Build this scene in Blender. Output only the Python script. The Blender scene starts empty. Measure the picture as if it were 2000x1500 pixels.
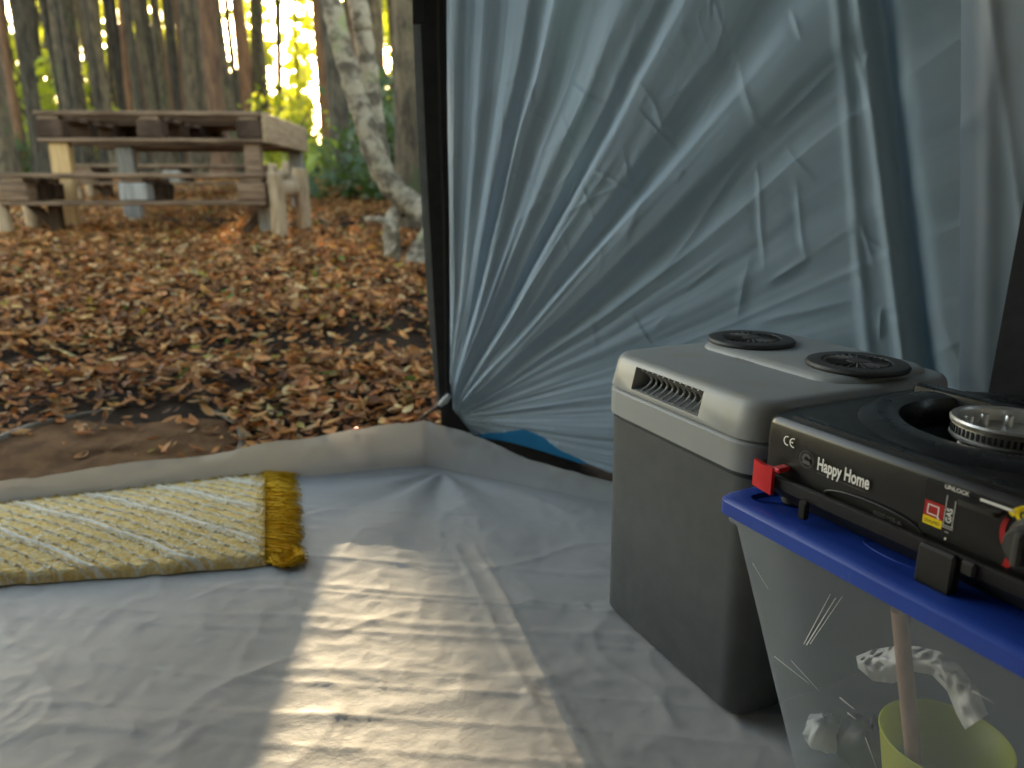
import bpy, bmesh, math, random
import numpy as np
from mathutils import Vector, Matrix
random.seed(7); RNG = np.random.default_rng(11)
R = math.radians
sc = bpy.context.scene
col = sc.collection

# ------------------------------------------------------------------ camera
F_PX, PITCH, CAM_H = 1480.0, R(14.6), 0.60
cam_d = bpy.data.cameras.new('camera'); cam = bpy.data.objects.new('camera', cam_d); col.objects.link(cam)
cam.location = (0, 0, CAM_H); cam.rotation_euler = (R(90) - PITCH, 0, 0)
cam_d.sensor_width = 36; cam_d.lens = F_PX / 2000 * 36
cam_d.clip_start = 0.02; cam_d.clip_end = 2000
cam_d.dof.use_dof = True; cam_d.dof.focus_distance = 0.80; cam_d.dof.aperture_fstop = 4.6
sc.camera = cam
# ------------------------------------------------------------------ sky, sun, exposure
SUN_AZ, SUN_EL = R(-15.2), R(12.8)           # azimuth from +Y towards +X
w = bpy.data.worlds.new('World'); sc.world = w; w.use_nodes = True
nt = w.node_tree; nt.nodes.clear()
sky = nt.nodes.new('ShaderNodeTexSky'); sky.sky_type = 'NISHITA'; sky.sun_disc = False
sky.sun_elevation = SUN_EL; sky.sun_rotation = SUN_AZ; sky.air_density = 1.0; sky.dust_density = 1.5
bg = nt.nodes.new('ShaderNodeBackground'); bg.inputs['Strength'].default_value = 0.15
wo = nt.nodes.new('ShaderNodeOutputWorld')
nt.links.new(sky.outputs[0], bg.inputs[0]); nt.links.new(bg.outputs[0], wo.inputs[0])
sd = bpy.data.lights.new('sun', 'SUN'); sd.energy = 2.0; sd.angle = R(0.5); sd.color = (1, 0.86, 0.66)
so = bpy.data.objects.new('sun', sd); col.objects.link(so)
sdir = Vector((math.sin(SUN_AZ) * math.cos(SUN_EL), math.cos(SUN_AZ) * math.cos(SUN_EL), math.sin(SUN_EL)))
so.rotation_euler = sdir.to_track_quat('Z', 'Y').to_euler(); so.location = (-3, 8, 6)
sc.view_settings.view_transform = 'Standard'; sc.view_settings.look = 'None'
sc.view_settings.exposure = 3.4; sc.view_settings.gamma = 1; sc.view_settings.use_curve_mapping = False
sc.view_settings.use_white_balance = True; sc.view_settings.white_balance_temperature = 8300; sc.view_settings.white_balance_tint = 8
sc.render.engine = 'CYCLES'
sc.cycles.use_denoising = True
sc.cycles.max_bounces = 10; sc.cycles.transparent_max_bounces = 12; sc.cycles.transmission_bounces = 8
sc.cycles.caustics_reflective = False; sc.cycles.caustics_refractive = False
sc.cycles.sample_clamp_indirect = 6

# ------------------------------------------------------------------ measuring helpers (photo pixel -> place)
def ray(u, v):
    a = (u - 1000) / F_PX; b = (v - 750) / F_PX
    return np.array([a, math.cos(PITCH) - b * math.sin(PITCH), -math.sin(PITCH) - b * math.cos(PITCH)])
def onz(u, v, z=0.0):
    d = ray(u, v); t = (z - CAM_H) / d[2]; return Vector((d[0] * t, d[1] * t, z))
def aty(u, v, y):
    d = ray(u, v); t = y / d[1]; return Vector((d[0] * t, y, CAM_H + d[2] * t))

# ------------------------------------------------------------------ numeric noise
def vnoise(x, y, seed=0):
    xi = np.floor(x).astype(np.int64); yi = np.floor(y).astype(np.int64); fx = x - xi; fy = y - yi
    def h(i, j):
        n = (i * 374761393 + j * 668265263 + seed * 982451653) & 0x7fffffff
        n = ((n ^ (n >> 13)) * 1274126177) & 0x7fffffff
        return ((n ^ (n >> 16)) & 0xffff) / 65535.0
    sx = fx * fx * fx * (fx * (fx * 6 - 15) + 10); sy = fy * fy * fy * (fy * (fy * 6 - 15) + 10)
    return (h(xi, yi) * (1 - sx) + h(xi + 1, yi) * sx) * (1 - sy) + (h(xi, yi + 1) * (1 - sx) + h(xi + 1, yi + 1) * sx) * sy
def fbm(x, y, o=4, seed=0):
    s = 0; a = 1; t = 0
    for k in range(o):
        s = s + a * vnoise(x * 2 ** k + 17.3 * k, y * 2 ** k - 9.1 * k, seed + k); t += a; a *= .5
    return s / t
def ridged(x, y, seed=0):
    return 1 - np.abs(2 * vnoise(x, y, seed) - 1)

# ------------------------------------------------------------------ object helpers
def tag(o, label=None, cat=None, group=None, kind=None):
    if label: o['label'] = label
    if cat: o['category'] = cat
    if group: o['group'] = group
    if kind: o['kind'] = kind
    return o
def empty(name, loc=(0, 0, 0), rz=0.0):
    o = bpy.data.objects.new(name, None); col.objects.link(o); o.location = loc; o.rotation_euler = (0, 0, rz)
    o.empty_display_size = .05; return o
def link(name, me, parent=None):
    o = bpy.data.objects.new(name, me); col.objects.link(o)
    if parent: o.parent = parent
    return o
def finish(me, m=None, smooth=True, ang=38):
    if m: me.materials.append(m)
    if smooth:
        me.polygons.foreach_set('use_smooth', [True] * len(me.polygons))
        if ang: me.set_sharp_from_angle(angle=R(ang))
    me.update(); return me
class MB:
    def __init__(s): s.v = []; s.f = []
    def add(s, vs, fs):
        b = len(s.v); s.v += [tuple(p) for p in vs]; s.f += [tuple(i + b for i in f) for f in fs]; return s
    def mesh(s, name, m=None, smooth=True, ang=38):
        me = bpy.data.meshes.new(name); me.from_pydata(s.v, [], s.f); return finish(me, m, smooth, ang)
    def build(s, name, m, parent=None, smooth=True, ang=38): return link(name, s.mesh(name, m, smooth, ang), parent)
    def box(s, c, d, rot=None, bev=0.0):
        cx, cy, cz = c; x, y, z = d[0] / 2, d[1] / 2, d[2] / 2
        if bev <= 0:
            vs = [Vector((i * x, j * y, k * z)) for k in (-1, 1) for j in (-1, 1) for i in (-1, 1)]
            fs = [(0, 2, 3, 1), (4, 5, 7, 6), (0, 1, 5, 4), (2, 6, 7, 3), (0, 4, 6, 2), (1, 3, 7, 5)]
        else:
            b = min(bev, x * .9, y * .9, z * .9); sec = []
            for (k, ins) in ((-z, b), (-z + b, 0), (z - b, 0), (z, b)):
                sec.append([Vector((px, py, k)) for px, py in ((-x + ins, -y + ins + (b if not ins else 0)), (-x + ins + (b if not ins else 0), -y + ins),
                            (x - ins - (b if not ins else 0), -y + ins), (x - ins, -y + ins + (b if not ins else 0)), (x - ins, y - ins - (b if not ins else 0)),
                            (x - ins - (b if not ins else 0), y - ins), (-x + ins + (b if not ins else 0), y - ins), (-x + ins, y - ins - (b if not ins else 0)))])
            vs = [p for r in sec for p in r]; fs = [tuple(range(7, -1, -1)), tuple(range(24, 32))]
            for r in range(3):
                for i in range(8): fs.append((r * 8 + i, r * 8 + (i + 1) % 8, r * 8 + 8 + (i + 1) % 8, r * 8 + 8 + i))
        M_ = rot if rot is not None else Matrix.Identity(3)
        return s.add([M_ @ p + Vector((cx, cy, cz)) for p in vs], fs)
    def loft(s, rings, cap0=True, cap1=True, close=True):
        n = len(rings[0]); b = len(s.v); fs = []
        for r in range(len(rings) - 1):
            for i in range(n if close else n - 1):
                j = (i + 1) % n; fs.append((r * n + i, r * n + j, r * n + n + j, r * n + n + i))
        if cap0: fs.append(tuple(range(n - 1, -1, -1)))
        if cap1: fs.append(tuple(range((len(rings) - 1) * n, len(rings) * n)))
        return s.add([p for r in rings for p in r], fs)
    def rr(s, secs, n=6, **k):      # secs: (cx, cy, z, w, d, r)
        return s.loft([rrect(*q, n=n) for q in secs], **k)
    def tube(s, pts, rad, n=8, caps=True):
        pts = [Vector(p) for p in pts]; rings = []; up = Vector((0.31, 0.2, 0.93)).normalized()
        for i, p in enumerate(pts):
            t = (pts[min(i + 1, len(pts) - 1)] - pts[max(i - 1, 0)]).normalized()
            a = t.cross(up)
            if a.length < 1e-3: a = t.cross(Vector((1, 0, 0)))
            a.normalize(); b = a.cross(t).normalized(); r = rad[i] if hasattr(rad, '__len__') else rad
            rings.append([p + (a * math.cos(q) + b * math.sin(q)) * r for q in [2 * math.pi * k / n for k in range(n)]])
        return s.loft(rings, cap0=caps, cap1=caps)
    def lathe(s, prof, c=(0, 0, 0), n=40, caps=(False, False)):   # prof: (r, z)
        rings = [[(c[0] + r * math.cos(2 * math.pi * k / n), c[1] + r * math.sin(2 * math.pi * k / n), c[2] + z) for k in range(n)] for r, z in prof]
        return s.loft(rings, cap0=caps[0], cap1=caps[1])
def rrect(cx, cy, z, w_, d, r, n=6):
    out = []
    for (sx, sy, a0) in ((1, 1, 0), (-1, 1, 90), (-1, -1, 180), (1, -1, 270)):
        ox, oy = cx + sx * (w_ / 2 - r), cy + sy * (d / 2 - r)
        for k in range(n + 1):
            a = R(a0 + 90 * k / n); out.append((ox + r * math.cos(a), oy + r * math.sin(a), z))
    return out
def grid_mesh(name, P, m, attr=None):        # P: (rows, cols, 3)
    r, c, _ = P.shape; me = bpy.data.meshes.new(name)
    idx = np.arange(r * c).reshape(r, c)
    q = np.stack([idx[:-1, :-1], idx[:-1, 1:], idx[1:, 1:], idx[1:, :-1]], -1).reshape(-1, 4)
    me.vertices.add(r * c); me.vertices.foreach_set('co', P.reshape(-1).astype(np.float32))
    me.loops.add(q.size); me.loops.foreach_set('vertex_index', q.reshape(-1).astype(np.int32))
    me.polygons.add(len(q)); me.polygons.foreach_set('loop_start', np.arange(0, q.size, 4, dtype=np.int32))
    me.polygons.foreach_set('loop_total', np.full(len(q), 4, np.int32)); me.polygons.foreach_set('use_smooth', np.ones(len(q), bool))
    if attr is not None:
        ca = me.color_attributes.new('Col', 'FLOAT_COLOR', 'POINT')
        a4 = np.ones((r * c, 4), np.float32); a4[:, :3] = attr.reshape(-1, 3); ca.data.foreach_set('color', a4.reshape(-1))
    me.materials.append(m); me.update(calc_edges=True); me.validate(); return me
def boolean(o, cutter_mb):
    c = cutter_mb.build('cutter', None, None, smooth=False)
    c.parent = o.parent
    bm = bmesh.new(); bm.from_mesh(c.data); bmesh.ops.recalc_face_normals(bm, faces=bm.faces); bm.to_mesh(c.data); bm.free()
    bm = bmesh.new(); bm.from_mesh(o.data); bmesh.ops.recalc_face_normals(bm, faces=bm.faces); bm.to_mesh(o.data); bm.free()
    md = o.modifiers.new('b', 'BOOLEAN'); md.object = c; md.operation = 'DIFFERENCE'; md.solver = 'EXACT'
    bpy.context.view_layer.update()
    me = bpy.data.meshes.new_from_object(o.evaluated_get(bpy.context.evaluated_depsgraph_get()))
    o.modifiers.clear(); o.data = me; bpy.data.objects.remove(c)
    me.polygons.foreach_set('use_smooth', [True] * len(me.polygons)); me.set_sharp_from_angle(angle=R(38))

# ------------------------------------------------------------------ materials
def material(name, c1, c2=None, scale=8., rough=.5, rough2=None, metal=0., bump=0., bscale=40., bdist=.002, trans=0., tcol=None,
             spec=.5, detail=5., stretch=None, attr=None, objcol=False, objrand=0., ramp=(.35, .65), coat=0., c3=None, scale3=3., ramp3=(.55, .7), sheen=0., alpha=0.):
    m = bpy.data.materials.new(name); m.use_nodes = True; n = m.node_tree; N = n.nodes; L = n.links; N.clear()
    out = N.new('ShaderNodeOutputMaterial'); p = N.new('ShaderNodeBsdfPrincipled')
    tc = N.new('ShaderNodeTexCoord'); mp = N.new('ShaderNodeMapping'); L.new(tc.outputs['Object'], mp.inputs[0])
    if stretch: mp.inputs['Scale'].default_value = stretch
    if objrand:
        oi = N.new('ShaderNodeObjectInfo'); ml = N.new('ShaderNodeMath'); ml.operation = 'MULTIPLY'; ml.inputs[1].default_value = 37
        L.new(oi.outputs['Random'], ml.inputs[0]); cb = N.new('ShaderNodeCombineXYZ'); L.new(ml.outputs[0], cb.inputs[0]); L.new(cb.outputs[0], mp.inputs['Location'])
    def noise(sc_, d=detail):
        t = N.new('ShaderNodeTexNoise'); t.inputs['Scale'].default_value = sc_; t.inputs['Detail'].default_value = d; t.inputs['Roughness'].default_value = .62
        L.new(mp.outputs[0], t.inputs['Vector']); return t
    def mix(fac, a, b, bt='MIX'):
        x = N.new('ShaderNodeMix'); x.data_type = 'RGBA'; x.blend_type = bt
        for s_, v_ in ((x.inputs[0], fac), (x.inputs[6], a), (x.inputs[7], b)):
            if hasattr(v_, 'is_linked') or isinstance(v_, bpy.types.NodeSocket): L.new(v_, s_)
            else: s_.default_value = v_ if not isinstance(v_, tuple) else (*v_, 1) if len(v_) == 3 else v_
        return x.outputs[2]
    def ramp_(sock, lo, hi):
        r_ = N.new('ShaderNodeMapRange'); r_.interpolation_type = 'SMOOTHSTEP'; r_.inputs[1].default_value = lo; r_.inputs[2].default_value = hi; L.new(sock, r_.inputs[0]); return r_.outputs[0]
    csock = None
    if attr:
        a = N.new('ShaderNodeVertexColor'); a.layer_name = attr; csock = a.outputs[0]
    elif objcol:
        a = N.new('ShaderNodeObjectInfo'); csock = a.outputs['Color']
    base = csock if csock is not None else (*c1, 1)
    if c2 is not None:
        fac = ramp_(noise(scale).outputs[0], *ramp)
        if csock is not None: base = mix(fac, csock, mix(1.0, csock, (*c2, 1), 'MULTIPLY'))
        else: base = mix(fac, (*c1, 1), (*c2, 1))
    if c3 is not None: base = mix(ramp_(noise(scale3).outputs[0], *ramp3), base, (*c3, 1))
    if objrand:
        oi2 = N.new('ShaderNodeObjectInfo'); hs = N.new('ShaderNodeHueSaturation'); mr = N.new('ShaderNodeMapRange'); mr.inputs[3].default_value = 1 - objrand; mr.inputs[4].default_value = 1 + objrand
        L.new(oi2.outputs['Random'], mr.inputs[0]); L.new(mr.outputs[0], hs.inputs['Value'])
        if isinstance(base, bpy.types.NodeSocket): L.new(base, hs.inputs['Color'])
        else: hs.inputs['Color'].default_value = base
        base = hs.outputs[0]
    if isinstance(base, bpy.types.NodeSocket): L.new(base, p.inputs['Base Color'])
    else: p.inputs['Base Color'].default_value = base
    p.inputs['Roughness'].default_value = rough; p.inputs['Metallic'].default_value = metal; p.inputs['Specular IOR Level'].default_value = spec
    if coat: p.inputs['Coat Weight'].default_value = coat; p.inputs['Coat Roughness'].default_value = .15
    if sheen: p.inputs['Sheen Weight'].default_value = sheen
    if rough2 is not None:
        q = N.new('ShaderNodeMapRange'); q.inputs[1].default_value = .3; q.inputs[2].default_value = .7; q.inputs[3].default_value = rough; q.inputs[4].default_value = rough2
        L.new(noise(scale * 1.7).outputs[0], q.inputs[0]); L.new(q.outputs[0], p.inputs['Roughness'])
    if bump:
        b = N.new('ShaderNodeBump'); b.inputs['Strength'].default_value = bump; b.inputs['Distance'].default_value = bdist
        L.new(noise(bscale, 6).outputs[0], b.inputs['Height']); L.new(b.outputs[0], p.inputs['Normal'])
    sh = p.outputs[0]
    if trans:
        t = N.new('ShaderNodeBsdfTranslucent'); mx = N.new('ShaderNodeMixShader'); mx.inputs[0].default_value = trans
        if tcol: t.inputs[0].default_value = (*tcol, 1)
        elif isinstance(base, bpy.types.NodeSocket): L.new(base, t.inputs[0])
        else: t.inputs[0].default_value = base
        L.new(sh, mx.inputs[1]); L.new(t.outputs[0], mx.inputs[2]); sh = mx.outputs[0]
    if alpha:
        t = N.new('ShaderNodeBsdfTransparent'); mx = N.new('ShaderNodeMixShader')
        f = ramp_(noise(scale3, 8).outputs[0], .52, .75); mm = N.new('ShaderNodeMath'); mm.operation = 'MULTIPLY_ADD'; mm.inputs[1].default_value = -.07; mm.inputs[2].default_value = alpha
        L.new(f, mm.inputs[0]); L.new(mm.outputs[0], mx.inputs[0]); L.new(sh, mx.inputs[1]); L.new(t.outputs[0], mx.inputs[2]); sh = mx.outputs[0]
    L.new(sh, out.inputs[0]); return m
X = {}
X['soil'] = material('soil', (.016, .009, .005), (.036, .020, .011), 6, .95, spec=.15, bump=.8, bscale=30, bdist=.02)
X['leaf_stuff'] = material('leaf_litter', (1, 1, 1), (.55, .48, .4), 60, .6, spec=.25, trans=.25, attr='Col')
X['leaf_obj'] = material('dry_leaf', (1, 1, 1), (.55, .48, .4), 60, .6, spec=.25, trans=.25, objcol=True)
X['bark_grey'] = material('bark_grey', (.042, .026, .013), (.145, .098, .053), 5, .9, bump=1, bscale=14, bdist=.03, stretch=(.3, .3, 1.5), objrand=.35, c3=(.07, .085, .03), scale3=2)
X['bark_red'] = material('bark_red', (.10, .042, .02), (.24, .115, .055), 5, .9, bump=1, bscale=14, bdist=.03, stretch=(.5, .5, .9), objrand=.3)
X['bark_dark'] = material('bark_dark', (.028, .020, .013), (.10, .075, .048), 5, .95, bump=1, bscale=14, bdist=.03, stretch=(.4, .4, 1.2), objrand=.3)
X['bark_white'] = material('bark_white', (.070, .047, .027), (.27, .205, .135), 12, .85, bump=1, bscale=30, bdist=.008, stretch=(1, 1, 1.2), c3=(.18, .2, .06), scale3=4, ramp=(.4, .58))
X['crown'] = material('crown_leaf', (.05, .075, .022), (.09, .12, .03), 3, .5, trans=.45, tcol=(.22, .28, .04))
X['shrub_lime'] = material('shrub_lime', (.09, .12, .02), (.16, .18, .03), 3, .5, trans=.55, tcol=(.55, .58, .05))
X['shrub_dark'] = material('shrub_dark', (.03, .055, .022), (.06, .09, .035), 3, .5, trans=.3, tcol=(.10, .17, .03))
X['wood_old'] = material('wood_old', (.095, .052, .029), (.21, .125, .075), 9, .85, spec=.25, bump=.6, bscale=40, bdist=.004, stretch=(.6, 6, 6), objrand=.25)
X['wood_dark'] = material('wood_dark', (.036, .019, .012), (.075, .042, .026), 9, .9, spec=.2, bump=.6, bscale=40, bdist=.004, objrand=.2)
X['wood_new'] = material('wood_new', (.36, .19, .07), (.46, .27, .11), 9, .7, bump=.4, bscale=40, bdist=.003, stretch=(6, 6, .6))
X['wood_grey'] = material('wood_grey', (.17, .15, .13), (.27, .24, .21), 9, .85, bump=.5, bscale=40, bdist=.003, stretch=(6, 6, .6))
X['wood_end'] = material('wood_end', (.20, .115, .055), (.33, .21, .115), 9, .8, bump=.5, bscale=40, bdist=.003, stretch=(6, .6, 6))
X['log'] = material('log', (.24, .145, .075), (.40, .27, .16), 14, .85, bump=.6, bscale=30, bdist=.006, stretch=(3, 3, .5))
X['tent_wall'] = material('tent_wall', (.345, .425, .50), (.315, .40, .48), 5, .6, spec=.25, trans=.02, tcol=(.12, .42, .60), bump=.10, bscale=900, bdist=.0004)
X['tent_end'] = material('tent_end', (.27, .30, .33), (.25, .28, .31), 5, .65, spec=.25, trans=.03, tcol=(.4, .5, .54))
X['tent_roof'] = material('tent_roof', (.30, .31, .32), None, 5, .5, trans=.012, tcol=(.5, .54, .56))
X['black_tape'] = material('black_tape', (.008, .008, .009), (.016, .016, .018), 40, .7)
X['grey_tape'] = material('grey_tape', (.20, .22, .23), (.26, .28, .29), 30, .7)
X['tarp'] = material('tarp', (.47, .465, .457), (.41, .406, .40), 4, .5, .62, spec=.28, c3=(.20, .18, .15), scale3=120, ramp3=(.735, .79), trans=.25, tcol=(.62, .58, .52), bump=.45, bscale=120, bdist=.0016)
X['fly_blue'] = material('fly_blue', (.008, .11, .20), (.006, .08, .16), 12, .5, trans=.3, tcol=(.01, .16, .3))
X['cooler_body'] = material('cooler_body', (.049, .056, .061), (.060, .067, .072), 30, .42, .5, bump=.15, bscale=600, bdist=.0004, c3=(.11, .105, .095), scale3=5, ramp3=(.58, .8))
X['cooler_lid'] = material('cooler_lid', (.26, .275, .28), (.29, .305, .305), 4, .42, .46, bump=.1, bscale=700, bdist=.0003, c3=(.27, .255, .20), scale3=9, ramp3=(.5, .75))
X['rubber'] = material('rubber', (.028, .028, .028), (.035, .035, .035), 60, .55)
X['void'] = material('void', (.004, .004, .004), None, 1, .9)
X['box_clear'] = material('box_clear', (.38, .44, .50), (.45, .51, .57), 9, .3, spec=.5, trans=.35, tcol=(.50, .57, .64), alpha=.68, scale3=14)
X['lid_blue'] = material('lid_blue', (.008, .045, .30), (.010, .06, .36), 5, .3, .42, bump=.08, bscale=90, bdist=.001, trans=.1, tcol=(.01, .04, .5), c3=(.07, .10, .42), scale3=60, ramp3=(.62, .8))
X['stove_black'] = material('stove_black', (.008, .0075, .007), (.011, .0105, .010), 30, .28, .36, spec=.5)
X['stove_top'] = material('stove_top', (.007, .008, .010), (.010, .011, .013), 30, .25, .33, spec=.5)
X['tray'] = material('tray', (.010, .010, .0095), (.014, .014, .013), 60, .5, bump=.15, bscale=900, bdist=.0004)
X['red_plastic'] = material('red_plastic', (.55, .012, .018), (.62, .02, .025), 50, .4)
X['alu'] = material('alu', (.52, .51, .49), (.62, .61, .58), 60, .35, .5, metal=1)
X['ceramic'] = material('ceramic', (.8, .79, .76), None, 1, .3)
X['print_white'] = material('print_white', (.72, .72, .7), None, 1, .5)
X['print_dim'] = material('print_dim', (.08, .08, .08), None, 1, .5)
X['print_yellow'] = material('print_yellow', (.75, .55, .01), None, 1, .45)
X['print_red'] = material('print_red', (.36, .006, .008), None, 1, .45)
X['print_black'] = material('print_black', (.01, .01, .01), None, 1, .5)
X['cup'] = material('cup', (.55, .58, .07), (.6, .62, .09), 12, .35, trans=.4, tcol=(.75, .78, .12))
X['stick'] = material('stick', (.30, .17, .11), (.36, .22, .15), 14, .6, stretch=(8, 8, 1))
X['bag'] = material('bag', (.85, .85, .85), None, 1, .4, trans=.3)
X['rug'] = material('rug', (1, 1, 1), (.86, .84, .8), 220, .95, spec=.1, bump=.6, bscale=320, bdist=.003, attr='Col', trans=.08)
X['fringe'] = material('fringe', (.72, .38, .02), (.85, .52, .06), 40, .9, spec=.1, trans=.15)
X['mat'] = material('mat', (.075, .034, .013), (.14, .068, .028), 16, .95, spec=.15, bump=.8, bscale=60, bdist=.006)
X['mat_rim'] = material('mat_rim', (.10, .075, .05), (.16, .13, .09), 20, .7)

# ------------------------------------------------------------------ ground
gy = np.array([-300, 1.45, 1.75, 2.2, 3.0, 3.5, 3.9, 4.5, 6, 9, 12, 20, 40, 400.]); gz = np.array([-.03, -.03, .035, .11, .23, .295, .335, .36, .46, .68, .86, 1.2, 1.6, 2.2])
def gheight(x, y):
    x = np.asarray(x, float); y = np.asarray(y, float)
    b = np.interp(y, gy, gz); k = np.clip((y - 1.6) / 1.2, 0, 1)
    far = np.clip((y - 4) / 6, 0, 1)
    return b + k * (.05 * (fbm(x * 1.6, y * 1.6, 3, 5) - .5) + .025 * (fbm(x * 7, y * 7, 2, 9) - .5)) + far * .14 * (fbm(x * .5, y * .5, 2, 12) - .5) - k * (1 - far) * .05 * np.exp(-((y - 2.25 + .1 * np.sin(x * 3)) / .16) ** 2)
def lines(*segs):
    o = [];
    for a, b, n in segs: o += list(np.linspace(a, b, n, endpoint=False))
    return np.array(o + [segs[-1][1]])
gx = lines((-300, -30, 10), (-30, -5, 40), (-5, 1.2, 170), (1.2, 20, 30), (20, 300, 8)); gyy = lines((-300, -10, 6), (-10, 1.4, 12), (1.4, 6, 150), (6, 24, 80), (24, 320, 20))
GX, GY = np.meshgrid(gx, gyy)
g = link('ground', grid_mesh('ground', np.stack([GX, GY, gheight(GX, GY)], -1), X['soil'])); tag(g, 'brown earth of the forest floor under the fallen leaves', 'ground', kind='structure')
def gz1(x, y): return float(gheight(np.array([x]), np.array([y]))[0])

# ------------------------------------------------------------------ trees
def sun_clear(x, y, r):          # sideways distance from the line door -> sun
    ox, oy = -.24, 1.0; dx, dy = math.sin(SUN_AZ), math.cos(SUN_AZ)
    return abs((x - ox) * dy - (y - oy) * dx) > r
def trunk_mesh(seed, m, wob=.9):
    rr_ = random.Random(seed); n = 12; H_ = 11.0; rings = []; a1, a2, p1, p2 = rr_.uniform(.3, wob), rr_.uniform(.2, wob), rr_.uniform(0, 6), rr_.uniform(0, 6)
    zs = [-.3, 0, .12, .3, .7, 1.2, 1.8, 2.6, 3.4, 4.4, 5.6, 7, 9, H_]
    for z in zs:
        r = 1.0 * (1 - .045 * z) + .75 * math.exp(-max(z, 0) / .22)
        ox = a1 * math.sin(z * .7 + p1) - a1 * math.sin(p1); oy = a2 * math.sin(z * .55 + p2) - a2 * math.sin(p2)
        rings.append([(ox + r * math.cos(2 * math.pi * k / n) * (1 + .14 * math.sin(3 * k + p1 + z)), oy + r * math.sin(2 * math.pi * k / n) * (1 + .14 * math.cos(2 * k + p2 + z * 1.3)), z) for k in range(n)])
    return MB().loft(rings).mesh('trunk', m, True, None)
def leaf_cloud(seed, n, ext, size, m, name='crown', shape='ball', flat=.5):
    r = np.random.default_rng(seed); cl = r.normal(size=(max(6, n // 40), 3)); cl /= np.linalg.norm(cl, axis=1)[:, None]; cl *= (r.random((len(cl), 1)) ** .4)
    c = cl[r.integers(0, len(cl), n)] + r.normal(size=(n, 3)) * .16
    if shape == 'dome': c[:, 2] = np.abs(c[:, 2])
    P = c * np.array(ext); sz = size * (.6 + .8 * r.random((n, 1)))
    a = r.normal(size=(n, 3)); a /= np.linalg.norm(a, axis=1)[:, None]; b = r.normal(size=(n, 3)); b -= (b * a).sum(1)[:, None] * a; b /= np.linalg.norm(b, axis=1)[:, None]
    V = np.stack([P - a * sz, P + b * sz * .42, P + a * sz, P - b * sz * .42], 1).reshape(-1, 3)
    me = bpy.data.meshes.new(name); me.from_pydata(V.tolist(), [], (np.arange(n * 4).reshape(n, 4)).tolist()); me.materials.append(m); return me
TR = {k: [trunk_mesh(i * 7 + j, X['bark_' + k]) for j in range(3)] for i, k in enumerate(('grey', 'red', 'dark'))}
CR = [leaf_cloud(50 + k, 420, (2.0, 2.0, 1.7), .17, X['crown']) for k in range(3)]
def tree(u, Y, wpx, kind, lean=0.0, crown=True, row='deep in the wood'):
    x = (u - 1000) / F_PX * (Y * math.cos(PITCH)); r = wpx * Y / F_PX / 2 * .82
    t = empty('forest_tree', (x, Y, gz1(x, Y) - .02), random.uniform(0, 6.28)); t.rotation_euler = (random.uniform(-.02, .02), lean + random.uniform(-.015, .015), t.rotation_euler.z)
    o = link('trunk', random.choice(TR[kind]), t); o.scale = (r, r, 1)
    if crown:
        c = link('crown', random.choice(CR), t); c.location = (0, 0, random.uniform(7.6, 9.2)); c.rotation_euler = (0, 0, random.uniform(0, 6)); c.scale = (random.uniform(.8, 1.1),) * 3
    sz = 'thin' if r < .075 else ('stout' if r > .105 else 'slender'); cn = {'grey': 'grey brown mottled', 'red': 'reddish brown', 'dark': 'dark nearly black'}[kind]
    tag(t, f'{sz} {cn} tree trunk {row}', 'tree', f'{sz} {cn} trunks {row}')
for u, wpx, k, Y in [(18, 42, 'grey', 7.5), (-30, 40, 'red', 8), (52, 18, 'red', 10), (88, 32, 'dark', 8.5), (158, 17, 'grey', 12), (182, 26, 'grey', 9.5), (212, 20, 'dark', 10.5), (232, 20, 'grey', 9), (262, 15, 'dark', 13), (300, 16, 'red', 12),
                     (322, 19, 'grey', 10), (346, 18, 'grey', 11), (368, 20, 'dark', 12), (392, 26, 'grey', 9.5), (414, 18, 'grey', 11), (440, 40, 'red', 8.6), (472, 26, 'grey', 10), (497, 24, 'red', 12), (520, 30, 'grey', 14.5), (592, 8, 'dark', 24), (640, 17, 'red', 12), (652, 15, 'red', 13), (672, 40, 'dark', 7.8), (700, 22, 'red', 9), (745, 26, 'grey', 10), (800, 30, 'dark', 9), (860, 34, 'grey', 10), (960, 40, 'grey', 8), (-120, 36, 'grey', 8)]:
    tree(u, Y, wpx, k, R(random.uniform(-1.2, 1.2)), row='in the front row of the wood')
SHADE_SHRUBS = []
k_ = 0
while k_ < 165:
    Y = random.uniform(10.5, 30); u = random.uniform(-60, 860); x = (u - 1000) / F_PX * Y
    if not sun_clear(x, Y, .56 if Y < 22 else 2.0): continue
    tree(u, Y, random.uniform(.09, .20) * F_PX / Y, random.choice(['grey', 'grey', 'dark', 'red', 'dark']), R(random.uniform(-2.5, 2.5)), crown=k_ % 5 == 0); k_ += 1
for u, Y, wp in [(900, 5.2, 60), (990, 4.6, 70), (1080, 6.0, 60), (1180, 5, 70), (940, 7, 40), (1040, 7.6, 45), (1300, 4.5, 70)]: tree(u, Y, wp, 'grey', row='added unseen to shade the tent wall')  # unseen trunks put in to keep direct sun off the side wall
for k, (x, y, s_) in enumerate([(.45, 3.6, .9), (.25, 4.8, 1.1), (.7, 3.3, .9), (.5, 4.4, 1.1), (1.1, 3.0, 1.0), (1.6, 2.6, 1.0), (1.1, 4.2, 1.3)]): SHADE_SHRUBS.append((x, y, s_))  # unseen shrubs added outside to block sun on the tent side wall
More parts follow.
